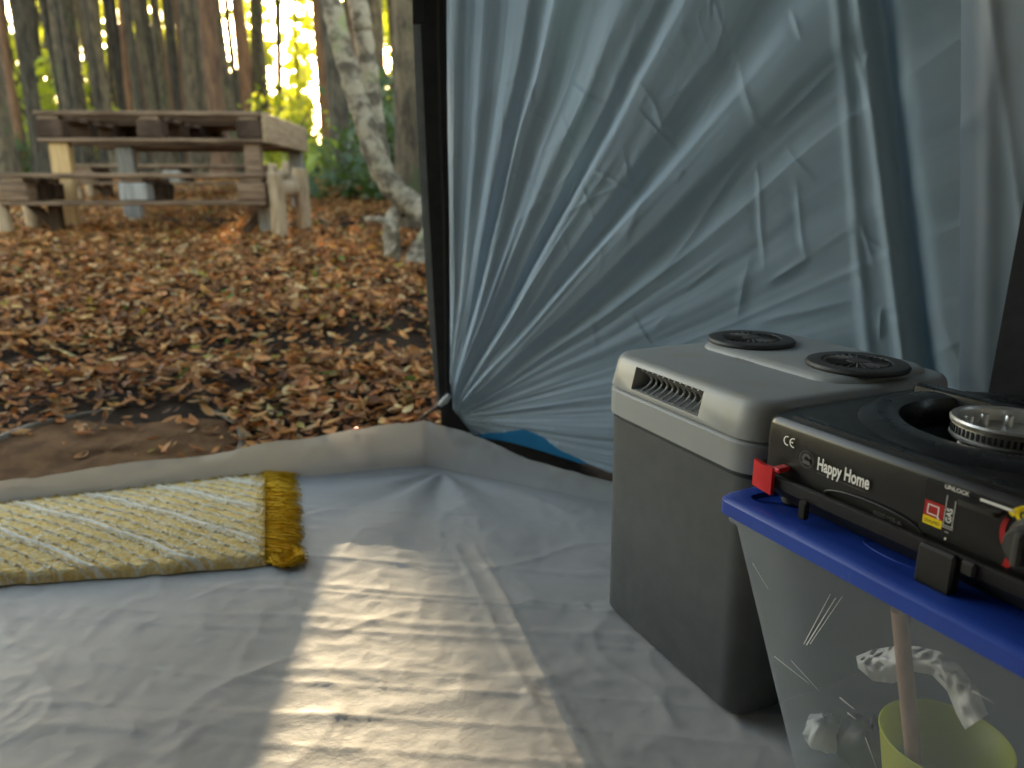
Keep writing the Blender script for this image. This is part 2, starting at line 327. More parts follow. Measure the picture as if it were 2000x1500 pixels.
# the curved pale tree beside the door and its neighbours
def bent_tree(name, paths, m, label):
    t = empty(name, paths[0][0][0]); b0 = Vector(paths[0][0][0])
    for pn, (pts, rad) in enumerate(paths):
        P = [Vector(p) - b0 for p in pts]; out = []; rr_ = []      # smooth by Catmull-Rom
        for i in range(len(P) - 1):
            a, b, c, d = P[max(i - 1, 0)], P[i], P[i + 1], P[min(i + 2, len(P) - 1)]
            for q in range(6):
                s = q / 6; out.append(.5 * ((2 * b) + (c - a) * s + (2 * a - 5 * b + 4 * c - d) * s * s + (3 * b - a - 3 * c + d) * s ** 3)); rr_.append((rad[i] * (1 - s) + rad[i + 1] * s) * (1 + .07 * math.sin(len(out) * 1.9)))
        out.append(P[-1]); rr_.append(rad[-1])
        MB().tube(out, rr_, 14).build('trunk' if pn == 0 else ('root' if 'root' in str(pts[-1]) or pn > 1 else 'trunk'), m, t, True, None)
    return t
Y0 = 3.55
bp = [aty(850, 445, 3.5), aty(815, 408, Y0), aty(772, 372, Y0), aty(735, 310, Y0), aty(712, 235, Y0), aty(690, 165, Y0), aty(664, 75, Y0), aty(645, -10, Y0), aty(615, -160, Y0), Vector((-1.3, 3.9, 3.5)), Vector((-1.7, 4.1, 6.0))]
bp2 = [aty(748, 330, 3.62), aty(735, 250, 3.66), aty(722, 150, 3.7), aty(708, 60, 3.7), aty(694, -20, 3.7), Vector((-1.0, 3.9, 3.0)), Vector((-1.1, 4.0, 5.5))]
rt1 = [aty(800, 400, 3.58), aty(770, 420, 3.55), aty(762, 455, 3.5), aty(768, 495, 3.45), aty(778, 520, 3.42)]
rt2 = [aty(855, 440, 3.48), aty(838, 470, 3.42), aty(822, 500, 3.38), aty(815, 530, 3.33)]
rt3 = [aty(715, 428, 3.5), aty(745, 430, 3.46), aty(768, 448, 3.42), aty(775, 480, 3.4), aty(752, 500, 3.38)]
ct = bent_tree('curved_tree', [(bp, [.066, .060, .055, .051, .048, .046, .045, .044, .042, .04, .035]), (bp2, [.042, .042, .043, .043, .042, .04, .035]), (rt1, [.040, .036, .034, .036, .045]), (rt2, [.055, .055, .058, .07]), (rt3, [.012, .016, .018, .016, .012])], X['bark_white'], '')
tag(ct, 'pale mottled tree with a trunk bending sharply sideways at its root', 'tree')
cm = link('crown', CR[0], ct); cm.location = Vector((-1.5, 4.1, 6.6)) - Vector(bp[0]); cm.scale = (.9,) * 3
mt_ = empty('mossy_tree', (aty(805, 420, 4.4).x, 4.4, gz1(-.57, 4.4) - .05)); o = link('trunk', TR['grey'][1], mt_); o.scale = (.078, .078, 1)
c = link('crown', CR[1], mt_); c.location = (0, 0, 8); tag(mt_, 'thick mossy grey trunk just behind the bent pale tree', 'tree')
# ------------------------------------------------------------------ shrubs and far wood
SH = {'shrub_lime': [leaf_cloud(80 + k, 420, (.75, .6, 1.1), .075, X['shrub_lime'], 'foliage', 'dome') for k in range(2)], 'shrub_dark': [leaf_cloud(90 + k, 480, (.75, .6, .9), .07, X['shrub_dark'], 'foliage', 'dome') for k in range(2)]}
def stem_mesh(seed):
    r = random.Random(seed); mb = MB()
    for k in range(5): mb.tube([(0, 0, -.1), (r.uniform(-.1, .1), r.uniform(-.1, .1), .35), (r.uniform(-.45, .45), r.uniform(-.35, .35), .9)], [.018, .013, .006], 6)
    return mb.mesh('stem', X['bark_dark'])
STM = [stem_mesh(k) for k in range(2)]
def shrub(u, Y, s, kind, i):
    x = (u - 1000) / F_PX * Y; t = empty('shrub', (x, Y, gz1(x, Y)), random.uniform(0, 6)); t.scale = (s, s, s)
    link('foliage', SH[kind][i % 2], t); link('stem', STM[i % 2], t)
    tag(t, 'bright lime green shrub glowing in back light among the trunks' if kind == 'shrub_lime' else 'dark green leafy shrub growing among the forest trunks', 'shrub', 'lime shrubs between the trunks' if kind == 'shrub_lime' else 'dark shrubs between the trunks')
for i, (u, Y, s) in enumerate([(125, 13, 1.5), (118, 15, 2.2), (195, 16, 1.2), (62, 12, .9), (572, 9.5, .75), (592, 11, 1.0), (560, 14, 1.3), (300, 18, 1.4), (355, 20, 1.6), (420, 22, 1.5), (600, 20, 1.5), (240, 22, 1.7)]): shrub(u, Y, s, 'shrub_lime', i)
for i, (u, Y, s) in enumerate([(690, 7.4, .55), (755, 7.0, .8), (800, 6.2, .8), (720, 9, .9), (640, 10.5, .6), (790, 8.5, 1.3), (75, 8.8, .5), (20, 9.5, .6), (150, 11, .5), (460, 12, .5), (380, 13, .5), (250, 12, .5), (850, 6.5, 1.2), (500, 16, .7), (330, 15, .7), (180, 18, .8)]): shrub(u, Y, s, 'shrub_dark', i)
for i, (x, y, s_) in enumerate(SHADE_SHRUBS): shrub(1000 + x / y * F_PX, y, s_, 'shrub_dark', i)
def far_wood():
    n = 21000; r = np.random.default_rng(3); Y = r.uniform(22, 46, n); u = r.uniform(-120, 1000, n); x = (u - 1000) / F_PX * Y
    hz = np.array([gz1(0, 30)]); z = hz[0] + r.random(n) ** 1.15 * 10.5
    dens = fbm(u / 34., z * .9, 3, 31) + .10 * (1 - (z - hz[0]) / 8.5)
    ang = np.arctan2(x + .12, Y - 1.0); rz_ = (Y - 1) * math.tan(SUN_EL) / math.cos(SUN_AZ); gap = np.exp(-((ang - SUN_AZ) / .026) ** 2) * np.exp(-(np.clip(np.abs(z - rz_) - .7, 0, 9) / .7) ** 2)
    keep = (dens > .47) & (r.random(n) > gap * .42)
    P = np.stack([x, Y, z], 1)[keep]; n = len(P); sz = .22 * (.6 + r.random((n, 1)))
    a = r.normal(size=(n, 3)); a /= np.linalg.norm(a, axis=1)[:, None]; b = r.normal(size=(n, 3)); b -= (b * a).sum(1)[:, None] * a; b /= np.linalg.norm(b, axis=1)[:, None]
    V = np.stack([P - a * sz, P + b * sz * .6, P + a * sz, P - b * sz * .6], 1).reshape(-1, 3)
    me = bpy.data.meshes.new('far_wood'); me.from_pydata(V.tolist(), [], np.arange(n * 4).reshape(n, 4).tolist()); me.materials.append(X['shrub_lime'])
    tag(link('far_wood', me), 'far off back-lit foliage closing the view behind the trunks', 'foliage', kind='stuff')
far_wood()

# ------------------------------------------------------------------ pallet table and benches
def piece(parent, name, c, d, m, bev=.005, rot=(0, 0, 0)):
    o = MB().box((0, 0, 0), d, None, bev).build(name, X[m], parent, False); o.location = c; o.rotation_euler = rot; return o
def pallet(parent, x0, y0, z0, W, Dp, front='wood_dark', edge='wood_old', mid=None, T=.15, nb=5):
    bt = .024; bh = T - 3 * bt; rows = (y0 + .05, y0 + Dp / 2, y0 + Dp - .05)
    for j in range(nb): piece(parent, 'deck_board', (x0 + W / 2, y0 + .05 + (Dp - .1) * j / (nb - 1), z0 + T - bt / 2), (W, .10 if j % 2 == 0 else .085, bt), edge)
    for k, bx in enumerate((x0 + .07, x0 + W / 2, x0 + W - .07)):
        piece(parent, 'stringer_board', (bx, y0 + Dp / 2, z0 + T - bt * 1.5 - .0015), (.11, Dp - .01, bt - .003), edge)
        for r_, ry in enumerate(rows): piece(parent, 'block', (bx, ry, z0 + bt + bh / 2), (.14, .098, bh - .002), (mid if (mid and k == 1) else front) if r_ == 0 else 'wood_dark', .006)
    for ry in rows: piece(parent, 'base_board', (x0 + W / 2, ry, z0 + bt / 2 - .001), (W, .098, bt - .002), edge)
TY = 4.40
pL, pR = aty(76, 214, TY), aty(499, 226, TY)
gt = gz1((pL.x + pR.x) / 2, TY + .5)
tb = empty('pallet_table', ((pL.x + pR.x) / 2, TY, .355), R(4)); tag(tb, 'weathered picnic table of two wooden pallets on plank legs', 'table')
W = (pR - pL).length + .03; ztop = (pL.z + pR.z) / 2 - .355 + .01
pallet(tb, -W / 2, 0, ztop - .165, W, .80, 'wood_dark', 'wood_old', T=.165)
pallet(tb, -W / 2, .81, ztop - .167, W, .40, 'wood_dark', 'wood_old', T=.165)
piece(tb, 'end_board', (W / 2 + .014, .605, ztop - .085), (.024, 1.21, .165), 'wood_end', .006)
LH = ztop - .165
for (x, y, ww, m, rz) in ((-W / 2 + .09, .06, .105, 'wood_new', .02), (-W / 2 + .30, .42, .10, 'wood_grey', -.02), (W / 2 - .07, .06, .09, 'wood_old', 0), (W / 2 - .04, 1.1, .09, 'wood_grey', 0)):
    piece(tb, 'leg', (x, y, LH / 2 - .05), (ww, .06, LH + .10), m, .004, (0, rz, 0))
def bench(label, Y, uL, uR, vtop, rz, detail):
    a, b = aty(uL, vtop, Y), aty(uR, vtop + 6, Y); g0 = gz1((a.x + b.x) / 2, Y)
    t = empty('pallet_bench', ((a.x + b.x) / 2, Y, g0), rz); tag(t, label, 'bench', 'pallet benches at the pallet table')
    Wb = b.x - a.x; zt = (a.z + b.z) / 2 - g0; pallet(t, -Wb / 2, 0, zt - .16, Wb, .36, 'wood_old', 'wood_old', 'wood_grey', T=.16, nb=3)
    for (x, y, h) in ((Wb / 2 + .045, .05, .0), (Wb / 2 + .10, .36, .03), (-Wb / 2 - .03, .04, -.16), (-Wb / 2 - .03, .32, -.16)):
        hh = zt + h + .10; o = MB().tube([(0, 0, -.1), (.004, 0, hh * .3), (-.003, .002, hh * .7), (0, 0, hh - .1)], [.046, .042, .044, .040], 12).build('post', X['log'], t); o.location = (x, y, 0)
    o = MB().tube([(Wb / 2 + .0, .06, zt - .09), (Wb / 2 + .08, .38, zt - .07)], [.05, .045], 12).build('cross_log', X['log'], t)
    for s in (-1, 1): piece(t, 'brace', (s * (Wb / 2 - .12), .2, (zt - .16) / 2), (.045, .03, .36), 'wood_dark', .003, (0, s * .75, 0))
    piece(t, 'leg', (Wb / 2 - .05, .2, (zt - .16) / 2 - .03), (.09, .05, zt - .10), 'wood_grey'); piece(t, 'leg', (-Wb / 2 + .16, .2, (zt - .16) / 2 - .03), (.06, .05, zt - .10), 'wood_dark')
bench('weathered pallet bench on short log posts in front of the pallet table', 3.95, -4, 512, 335, R(2), True)
bench('shaded pallet bench standing on the far side of the pallet table', 6.4, 150, 515, 318, R(4), False)

# ------------------------------------------------------------------ fallen leaves
def leaf_template(seed):
    r = random.Random(seed); L_ = 1.0; Wd = r.uniform(.34, .5); curl = r.uniform(.05, .45); fold = r.uniform(.05, .35); tw = r.uniform(-.5, .5)
    vs = []; st = [(0, 0.02), (.2, .68), (.45, 1), (.72, .72), (1, .02)]
    for t, wd in st:
        z = curl * ((t - .45) ** 2) * 1.6; a = tw * (t - .5)
        for sgn in (-1, 0, 1):
            yy = sgn * wd * Wd / 2; zz = z + abs(sgn) * fold * wd * Wd
            vs.append((t - .5, yy * math.cos(a) - zz * math.sin(a), yy * math.sin(a) + zz * math.cos(a)))
    fs = []
    for i in range(4):
        for j in range(2): q = i * 3 + j; fs.append((q, q + 3, q + 4, q + 1))
    vs += [(-.52, 0, vs[1][2]), (-.72, r.uniform(-.08, .08), vs[1][2] + .02), (-.52, .015, vs[1][2])]; fs.append((15, 16, 17))
    return np.array(vs), fs
LT = [leaf_template(k) for k in range(8)]
PAL = np.array([(.42, .19, .065), (.32, .125, .04), (.50, .26, .105), (.21, .085, .032), (.54, .34, .17), (.40, .15, .055), (.15, .06, .025), (.46, .21, .08)]) 
def leaf_set(n, ylo, yhi, seed):
    r = np.random.default_rng(seed); Y = np.sqrt(r.uniform(ylo ** 2, yhi ** 2, n)); u = r.uniform(-140, 940, n); x = (u - 1000) / F_PX * Y
    d = fbm(x * 2.2, Y * 2.2, 3, 41); keep = (d > .36) | (r.random(n) < .55)
    dark = np.exp(-((Y - 2.28 + .1 * np.sin(x * 3)) / .10) ** 2); keep &= r.random(n) > dark * .6
    ly = 1.372 + (x + 1.0) * .281 + .06; keep &= Y > ly
    keep &= (np.hypot(x + .90, Y - 1.62) > .255) | (r.random(n) < .26)
    return u[keep], x[keep], Y[keep], r
def leaf_params(x, Y, r):
    n = len(x); size = r.uniform(.020, .053, n) * np.where(r.random(n) < .10, 1.3, 1); yaw = r.uniform(0, 2 * np.pi, n); tx = r.normal(0, .38, n); ty = r.normal(0, .32, n)
    c = np.clip(PAL[r.integers(0, len(PAL), n)] * r.uniform(.55, 1.6, (n, 1)) * np.array([1.22, 1.20, 1.16]), 0, .8); k = r.random(n); q = np.full(n, 'brown', dtype=object)
    gsel = k < .012; c[gsel] = np.array((.10, .17, .035)) * r.uniform(.7, 1.3, (gsel.sum(), 1)); q[gsel] = 'green'
    ysel = (k > .012) & (k < .03); c[ysel] = np.array((.50, .38, .07)) * r.uniform(.7, 1.1, (ysel.sum(), 1)); q[ysel] = 'yellow'
    z = gheight(x, Y) + r.uniform(.003, .026, n)
    return size, yaw, tx, ty, c, z, q
u1, x1, Y1, r1 = leaf_set(21000, 1.5, 4.3, 1)
S = leaf_params(x1, Y1, r1)
score = S[0] / Y1 * ((u1 > 10) & (u1 < 815)); order = np.argsort(-score); near = set(order[:300].tolist())
LMESH = []
for V, fs in LT:
    me = bpy.data.meshes.new('fallen_leaf'); me.from_pydata(V.tolist(), [], fs); finish(me, X['leaf_obj'], True, None); LMESH.append(me)
for i in order[:300]:
    o = link('fallen_leaf', LMESH[int(i) % 8]); s = float(S[0][i]); o.scale = (s, s, s); o.location = (x1[i], Y1[i], S[5][i] + .004); o.rotation_euler = (S[2][i], S[3][i], S[1][i]); o.color = (*S[4][i], 1)
    q = S[6][i]; lum = float(S[4][i][0]); tone = q if q != 'brown' else ('dark brown' if lum < .22 else 'rusty brown' if lum < .45 else 'pale tan'); big = 'large' if s > .062 else 'small'
    tag(o, f'{big} {tone} fallen leaf lying in the litter before the tent door', 'leaf', f'{big} {tone} leaves near the tent door')
def leaf_stuff(sets):
    Vs = []; Fs = []; Cs = []; base = 0; loops = []
    for (x, Y, P, skip) in sets:
        size, yaw, tx, ty, c, z, q = P
        idx = np.array([i for i in range(len(x)) if i not in skip])
        for t in range(8):
            sel = idx[idx % 8 == t]; V, fs = LT[t]; n = len(sel)
            if not n: continue
            a, b, g_ = tx[sel], ty[sel], yaw[sel]; P_ = V[None] * size[sel][:, None, None]
            X_, Y_, Z_ = P_[..., 0], P_[..., 1], P_[..., 2]
            ca, sa = np.cos(a)[:, None], np.sin(a)[:, None]; Y_, Z_ = Y_ * ca - Z_ * sa, Y_ * sa + Z_ * ca
            cb, sb = np.cos(b)[:, None], np.sin(b)[:, None]; X_, Z_ = X_ * cb + Z_ * sb, -X_ * sb + Z_ * cb
            cg, sg = np.cos(g_)[:, None], np.sin(g_)[:, None]; X_, Y_ = X_ * cg - Y_ * sg, X_ * sg + Y_ * cg
            W_ = np.stack([X_ + x[sel][:, None], Y_ + Y[sel][:, None], Z_ + z[sel][:, None]], -1).reshape(-1, 3)
            k = V.shape[0]; Vs.append(W_); Cs.append(np.repeat(c[sel], k, 0))
            q4 = np.array([f for f in fs if len(f) == 4]); t3 = np.array([f for f in fs if len(f) == 3])
            off = base + np.arange(n)[:, None, None] * k
            Fs += (q4[None] + off).reshape(-1, 4).tolist(); Fs += (t3[None] + off).reshape(-1, 3).tolist(); base += n * k
    V = np.concatenate(Vs); C = np.concatenate(Cs); me = bpy.data.meshes.new('leaf_litter'); me.from_pydata(V.tolist(), [], Fs)
    ca = me.color_attributes.new('Col', 'FLOAT_COLOR', 'POINT'); a4 = np.ones((len(V), 4), np.float32); a4[:, :3] = C; ca.data.foreach_set('color', a4.reshape(-1))
    finish(me, X['leaf_stuff'], True, None); tag(link('leaf_litter', me), 'carpet of dry brown fallen leaves covering the forest floor', 'leaves', kind='stuff')
u2, x2, Y2, r2 = leaf_set(36000, 4.3, 9, 2); u3, x3, Y3, r3 = leaf_set(9000, 9, 16, 3)
leaf_stuff([(x1, Y1, S, near), (x2, Y2, leaf_params(x2, Y2, r2), set()), (x3, Y3, leaf_params(x3, Y3, r3), set())])
# twigs
for k in range(16):
    u, v = random.uniform(150, 820), random.uniform(500, 810); p = onz(u, v, .12); p.z = gz1(p.x, p.y) + .015; L_ = random.uniform(.08, .2); a = random.uniform(0, 6.28)
    dv = Vector((math.cos(a), math.sin(a), random.uniform(-.05, .25))) * L_
    o = MB().tube([(0, 0, 0), dv * .5 + Vector((0, 0, .006)), dv], [.0022, .002, .0012], 6).build('twig', X['bark_grey']); o.location = p; tag(o, 'thin dry twig lying on the leaf litter', 'twig', 'twigs on the leaf litter')
# round mat before the door, red peg
mt = empty('round_mat', (-.90, 1.60, .018)); mt.rotation_euler = (.075, 0, math.atan2(.226, .804))
def disc(r, z, n=72): return [(r * math.cos(q), max(r * math.sin(q), -.150), z + .004 * math.sin(3 * q)) for q in np.linspace(0, 2 * math.pi, n, endpoint=False)]
MB().loft([disc(.274, -.05), disc(.274, .004), disc(.268, .008), disc(.15, .012), disc(.01, .012)]).build('mat', X['mat'], mt, True, 30)
MB().loft([disc(.272, -.05), disc(.274, .010), disc(.277, .016), disc(.286, .016), disc(.290, .008), disc(.290, -.05)], cap0=False, cap1=False).build('rim', X['mat_rim'], mt, True, 60)
tag(mt, 'round earth brown mat with a thin pale rim just outside the tent door', 'doormat')
pg = onz(692, 836, .085); pe = empty('tent_peg', (pg.x, pg.y, .02)); MB().tube([(0, 0, -.06), (.003, .006, .04), (.004, .008, .058)], [.003, .004, .004], 8).build('shaft', X['red_plastic'], pe); MB().box((.004, .004, .060), (.014, .018, .009), None, .003).build('hook', X['red_plastic'], pe)
tag(pe, 'small red plastic peg stuck in the leaves just outside the tent sill', 'tent peg')

# ------------------------------------------------------------------ the tent
tent = empty('tent', (0, 0, 0)); tag(tent, 'grey blue dome tent with silver floor seen from inside its open door', 'tent')
LA, LB = np.array([-.999, 1.372]), np.array([-.195, 1.598]); ldir = (LB - LA) / np.linalg.norm(LB - LA)
WO, WE = np.array([-.15, 1.63]), np.array([.74, 1.10]); WL = np.linalg.norm(WE - WO); WD = (WE - WO) / WL; WN = np.array([WD[1], -WD[0]])
def ymax(x):
    a = LB[1] + (x - LB[0]) * ldir[1] / ldir[0]; b = LB[1] - .015 + (x - LB[0]) * (-.53) / 1.0
    return np.minimum(a, b)
# groundsheet: a crumpled sheet
fx = lines((-2.6, -1.25, 40), (-1.25, .5, 380), (.5, 1.3, 30)); fb = lines((0, .52, 30), (.52, 1, 330)); FX, FB = np.meshgrid(fx, fb)
FY = -1.4 + FB * (ymax(FX) + 1.4)
def floor_h(x, y):
    e = np.clip((ymax(x) - y) / .05, 0, 1)
    wy = y + .05 * fbm(x * 2.5, y * 2.5, 2, 3) + x * .10
    h = .0016 * (fbm(x * 1.3, wy * 6.5, 3, 61) - .5) * 2
    wx2 = x + .03 * fbm(x * 9, y * 9, 2, 68); wy2 = y + .03 * fbm(x * 9 + 5, y * 9, 2, 69)
    h = h + .0015 * ridged(x * 1.2 + 3, wy * 10, 62) ** 8 + .0013 * ridged(x * .8 + 7, wy * 19, 63) ** 9 + .0016 * ridged(wx2 * 5 + wy2 * 3, wy2 * 4 - wx2 * 3, 64) ** 9
    h = h + .0019 * ridged(wx2 * 13 + 2, wy2 * 17 + wx2 * 4, 65) ** 3 * fbm(x * 4, y * 4, 2, 8) + .0013 * ridged(wx2 * 31, wy2 * 34 + wx2 * 7, 66) ** 2 * fbm(x * 5, y * 5, 2, 18)
    h = h + .0010 * (fbm(x * 60, y * 60, 2, 67) - .5)
    cr = np.sin(3.1 * (y - .78 + .16 * (x + .1)) / .1); h = h + .0015 * np.exp(-((y - .80 - .19 * (x + .1) - .02 * np.sin(x * 9)) / .016) ** 2) * np.clip((.28 - x) / .2, 0, 1)
    for xo, am in ((.02, .0012), (.055, .0009)):     # long creases running with the door edge
        h = h + am * np.exp(-((x - xo - (y - .8) * -.30) / .006) ** 2) * (y < 1.2)
    ang = np.arctan2(y - 1.55, x + .15); rr_ = np.hypot(y - 1.55, x + .15); h = h + .006 * np.exp(-rr_ / .25) * np.sin(ang * 9) * np.clip(rr_ / .1, 0, 1)
    return h * e
FZ = floor_h(FX, FY); FZ = np.where(FY < .3, FZ * .6, FZ)
link('groundsheet', grid_mesh('groundsheet', np.stack([FX, FY, FZ], -1), X['tarp']), tent)
# bathtub sills
LP = LA - ldir * 1.3; WEnd = np.array([.75, 1.095])
L1 = np.linalg.norm(LB - LP); L2 = np.linalg.norm(WEnd - LB); TL = lines((0, 1.0, 60), (1.0, L1 + .5, 420), (L1 + .5, L1 + L2, 40))
def path(t): return np.where(t[:, None] < L1, LP + (LB - LP) * (t / L1)[:, None], LB + (WEnd - LB) * ((t - L1) / L2)[:, None])
ctr = sum(path(np.clip(TL + o_, 0, L1 + L2)) for o_ in np.linspace(-.009, .009, 9)) / 9     # rounds the corner
tg = np.gradient(ctr, axis=0); tg /= np.linalg.norm(tg, axis=1)[:, None]; nn_ = np.stack([-tg[:, 1], tg[:, 0]], 1)
hS = np.interp(TL, [0, L1 * .62, L1 * .80, L1, L1 + .10, L1 + .25, L1 + .45, L1 + L2], [.04, .047, .066, .100, .088, .052, .037, .03])
ss = np.linspace(0, 1, 16); T_, S_ = np.meshgrid(TL, ss); near_c = np.exp(-((T_ - L1) / .06) ** 2)
off = S_ ** 1.4 * (.010 - .006 * near_c) + .012 * (fbm(T_ * 7, S_ * 1.5, 3, 71) - .5) * S_ + .006 * (fbm(T_ * 30, S_ * 2, 2, 75) - .5) * S_ - (1 - S_) ** 3 * .010
zS = hS[None] * S_ * (1 + .14 * (fbm(T_ * 6, S_ * 0, 2, 73) - .5) + .05 * (fbm(T_ * 30, S_ * 0, 2, 74) - .5)) - .001
link('sill', grid_mesh('sill', np.stack([ctr[None, :, 0] + nn_[None, :, 0] * off, ctr[None, :, 1] + nn_[None, :, 1] * off, zS], -1), X['tarp']), tent)
# the long side wall: folds run out from the door corner
ws = lines((0, .30, 190), (.30, 1.02, 320)); wt = lines((0, .60, 430), (.60, 1, 40)); WS, WT = np.meshgrid(ws, wt)
hem = np.interp(ws, [0, .03, .07, .14, .21, .25, .30, .40, .55, 1.02], [.075, .075, .068, .085, .105, .097, .073, .047, .025, .012]); WH = hem[None, :] + WT * (1.9 - hem[None, :])
Gs, Gh = .022, .10
ph = np.degrees(np.arctan2(WH - Gh, WS - Gs)); rr0 = np.hypot(WH - Gh, WS - Gs)
phw = ph + 3.0 * (fbm(rr0 * 3, ph * .03, 2, 81) - .5) + 6 * np.clip(rr0 - .25, 0, 1) * 0
D = np.zeros_like(WH)
def crease(x, wl, wr): return np.exp(-(np.abs(x) / np.where(x < 0, wl, wr)) ** 1.75)
for a, wl, wr, am, drift in [(86, 1.5, 2.5, .010, 0), (81, 2.2, 2, .012, 1), (76, 1.5, 3.2, .016, -3), (71, 3.5, 1.6, .024, -1.5), (64.5, 2.2, 4, .020, -6), (60, 1.2, 2.5, .014, -4), (55.5, 3.4, 1.4, .022, -2), (50, 2.0, 4.0, .018, -1), (45.5, 4.0, 1.5, .022, -3), (41, 2, 3, .013, -1), (35, 3.5, 2, .010, -2), (27, 3, 3.4, .007, 0), (18, 4, 3, .006, 0), (6, 3, 3, .006, 0)]:
    x = phw - a - drift * (rr0 - .3)
    env = np.clip(rr0 / .06, 0, 1) * np.exp(-np.clip(rr0 - .62, 0, 5) * (1.3 if a > 50 else 2.2)) * (.5 + .9 * np.clip(rr0 / .35, 0, 1))
    sc_ = (.25 / np.clip(rr0, .10, .55)) ** .55
    D += 1.05 * am * crease(x, wl * 1.5 * sc_, wr * 1.5 * sc_) * env
fine = fbm(phw * .55, rr0 * 1.6, 3, 83) - .5; D += fine * .016 * np.exp(-rr0 * 1.7) * np.clip(rr0 / .05, 0, 1)
fine2 = ridged(phw * .16, rr0 * .9, 85) ** 6; D += fine2 * .004 * np.clip(rr0 / .1, 0, 1) * np.exp(-rr0 * .9)
# crumples and pressed creases
cmask = np.clip(fbm(WS * 3.2, WH * 3.2, 2, 91) * 2 - .7, 0, 1)
D += .003 * ridged(WS * 5 + 2 * fbm(WS * 3, WH * 3, 2, 5), WH * 4 - WS * 3, 93) ** 9 * cmask
D += .0022 * ridged(WS * 11 + WH * 4, WH * 9 - WS * 5 + 3 * fbm(WS * 4, WH * 4, 2, 6), 95) ** 8 * cmask ** 2
D += .009 * (fbm(WS * 2.2, WH * 1.8, 3, 97) - .5) * np.clip(WS / .2, 0, 1)
wW = WS + .020 * (fbm(WS * 7, WH * 7, 2, 88) - .5); hW = WH + .020 * (fbm(WS * 7 + 9, WH * 7, 2, 89) - .5)
def seg(p, q, wd, am):                     # a single soft crease between two places on the cloth
    px, py = wW - p[0], hW - p[1]; dx, dy = q[0] - p[0], q[1] - p[1]; L2 = dx * dx + dy * dy; t = (px * dx + py * dy) / L2
    dist = (px * dy - py * dx) / math.sqrt(L2); e = np.clip(t / .4, 0, 1) * np.clip((1 - t) / .4, 0, 1); e = e * e * (3 - 2 * e)
    return .62 * am * e * (np.exp(-(np.abs(dist) / wd) ** 1.3) - .5 * np.exp(-((dist - wd * 1.8) / (wd * 2.2)) ** 2))
def wpx(u, v):
    d = ray(u, v); t = (WO @ WN) / (d[:2] @ WN); p = d * t; return float((p[:2] - WO) @ WD), float(CAM_H + p[2])
for a, b, wd, am in [((1300, 560), (1580, 260), .007, .007), ((1570, 262), (1790, 100), .006, .006), ((1565, 265), (1545, 560), .005, .005), ((1540, 560), (1660, 500), .006, .008), ((1470, 640), (1520, 500), .008, .005), ((1640, 330), (1640, 540), .005, .004), ((1790, 60), (1830, 250), .006, .008), ((1520, 70), (1570, 260), .007, .0035), ((1160, 300), (1310, 400), .004, .005), ((1770, 420), (1790, 540), .005, .005), ((1480, 640), (1780, 590), .008, .006), ((1780, 680), (1790, 600), .005, .006), ((1000, 300), (1010, 200), .003, .003), ((1660, 0), (1690, 80), .004, .005), ((1850, 60), (1815, 130), .004, .006), ((1100, 430), (1330, 330), .004, .004), ((1400, 320), (1300, 200), .003, .004)]:
    D += seg(wpx(*a), wpx(*b), wd, am)
# vertical tucks beside the corner seam
sc_line = 1.015 - .125 * WH; dc = sc_line - WS
D += .012 * np.exp(-((dc - .03) / .012) ** 2) + .005 * np.exp(-((dc - .075 - .01 * np.sin(WH * 5)) / .010) ** 2) - .03 * np.exp(-((dc - .005) / .02) ** 2)
rs = random.Random(21)
for k in range(34):           # scattered short creases
    p_ = (rs.uniform(.12, .98), rs.uniform(.25, .95)); a_ = R(rs.choice([35, 50, 95, 110, 140]) + rs.uniform(-18, 18)); l_ = rs.uniform(.04, .16)
    D += seg(p_, (p_[0] + l_ * math.cos(a_), p_[1] + l_ * math.sin(a_)), rs.uniform(.003, .006), rs.uniform(.0012, .0032))
D += .0006 * ridged(WS * 30 + 3 * fbm(WS * 8, WH * 8, 2, 6), WH * 24 - WS * 9, 99) ** 4 * cmask
D *= np.clip(WS / .01, 0, 1)
pin = np.exp(-(rr0 / .05) ** 2); D = D * (1 - pin) + pin * .012
Wx = WS * (sc_line[:, :] / 1.02)                     # the wall narrows a little upwards
lean = -.03 * WH ** 2
P = np.stack([WO[0] + WD[0] * Wx + WN[0] * (D - lean * 0), WO[1] + WD[1] * Wx + WN[1] * D, WH], -1)
side = link('side_wall', grid_mesh('side_wall', P, X['tent_wall']), tent)
# end wall beyond the corner seam, with its hanging folds
es = lines((0, .5, 110), (.5, 1.0, 20)); et = lines((0, .6, 110), (.6, 1, 14)); ES, ET = np.meshgrid(es, et)
EO = WE.copy(); ED = np.array([.70, -.714]); EN = np.array([ED[1], -ED[0]]); EH = .01 + ET * 1.89
De = .012 * (fbm(ES * 5, EH * 1.5, 3, 101) - .5) + .005 * ridged(ES * 9 + EH * 1.2, EH * 2.5, 103) ** 8 + .004 * ridged(ES * 7 - EH * 2.2, EH * 4 + ES, 105) ** 9 + .006 * np.exp(-((ES - .05) / .012) ** 2)
cx_ = 1.015 - .125 * EH - .012; bx0 = WO[0] + WD[0] * cx_ - WN[0] * .03; by0 = WO[1] + WD[1] * cx_ - WN[1] * .03
link('end_wall', grid_mesh('end_wall', np.stack([bx0 + ED[0] * ES + EN[0] * De, by0 + ED[1] * ES + EN[1] * De, EH], -1), X['tent_end']), tent)
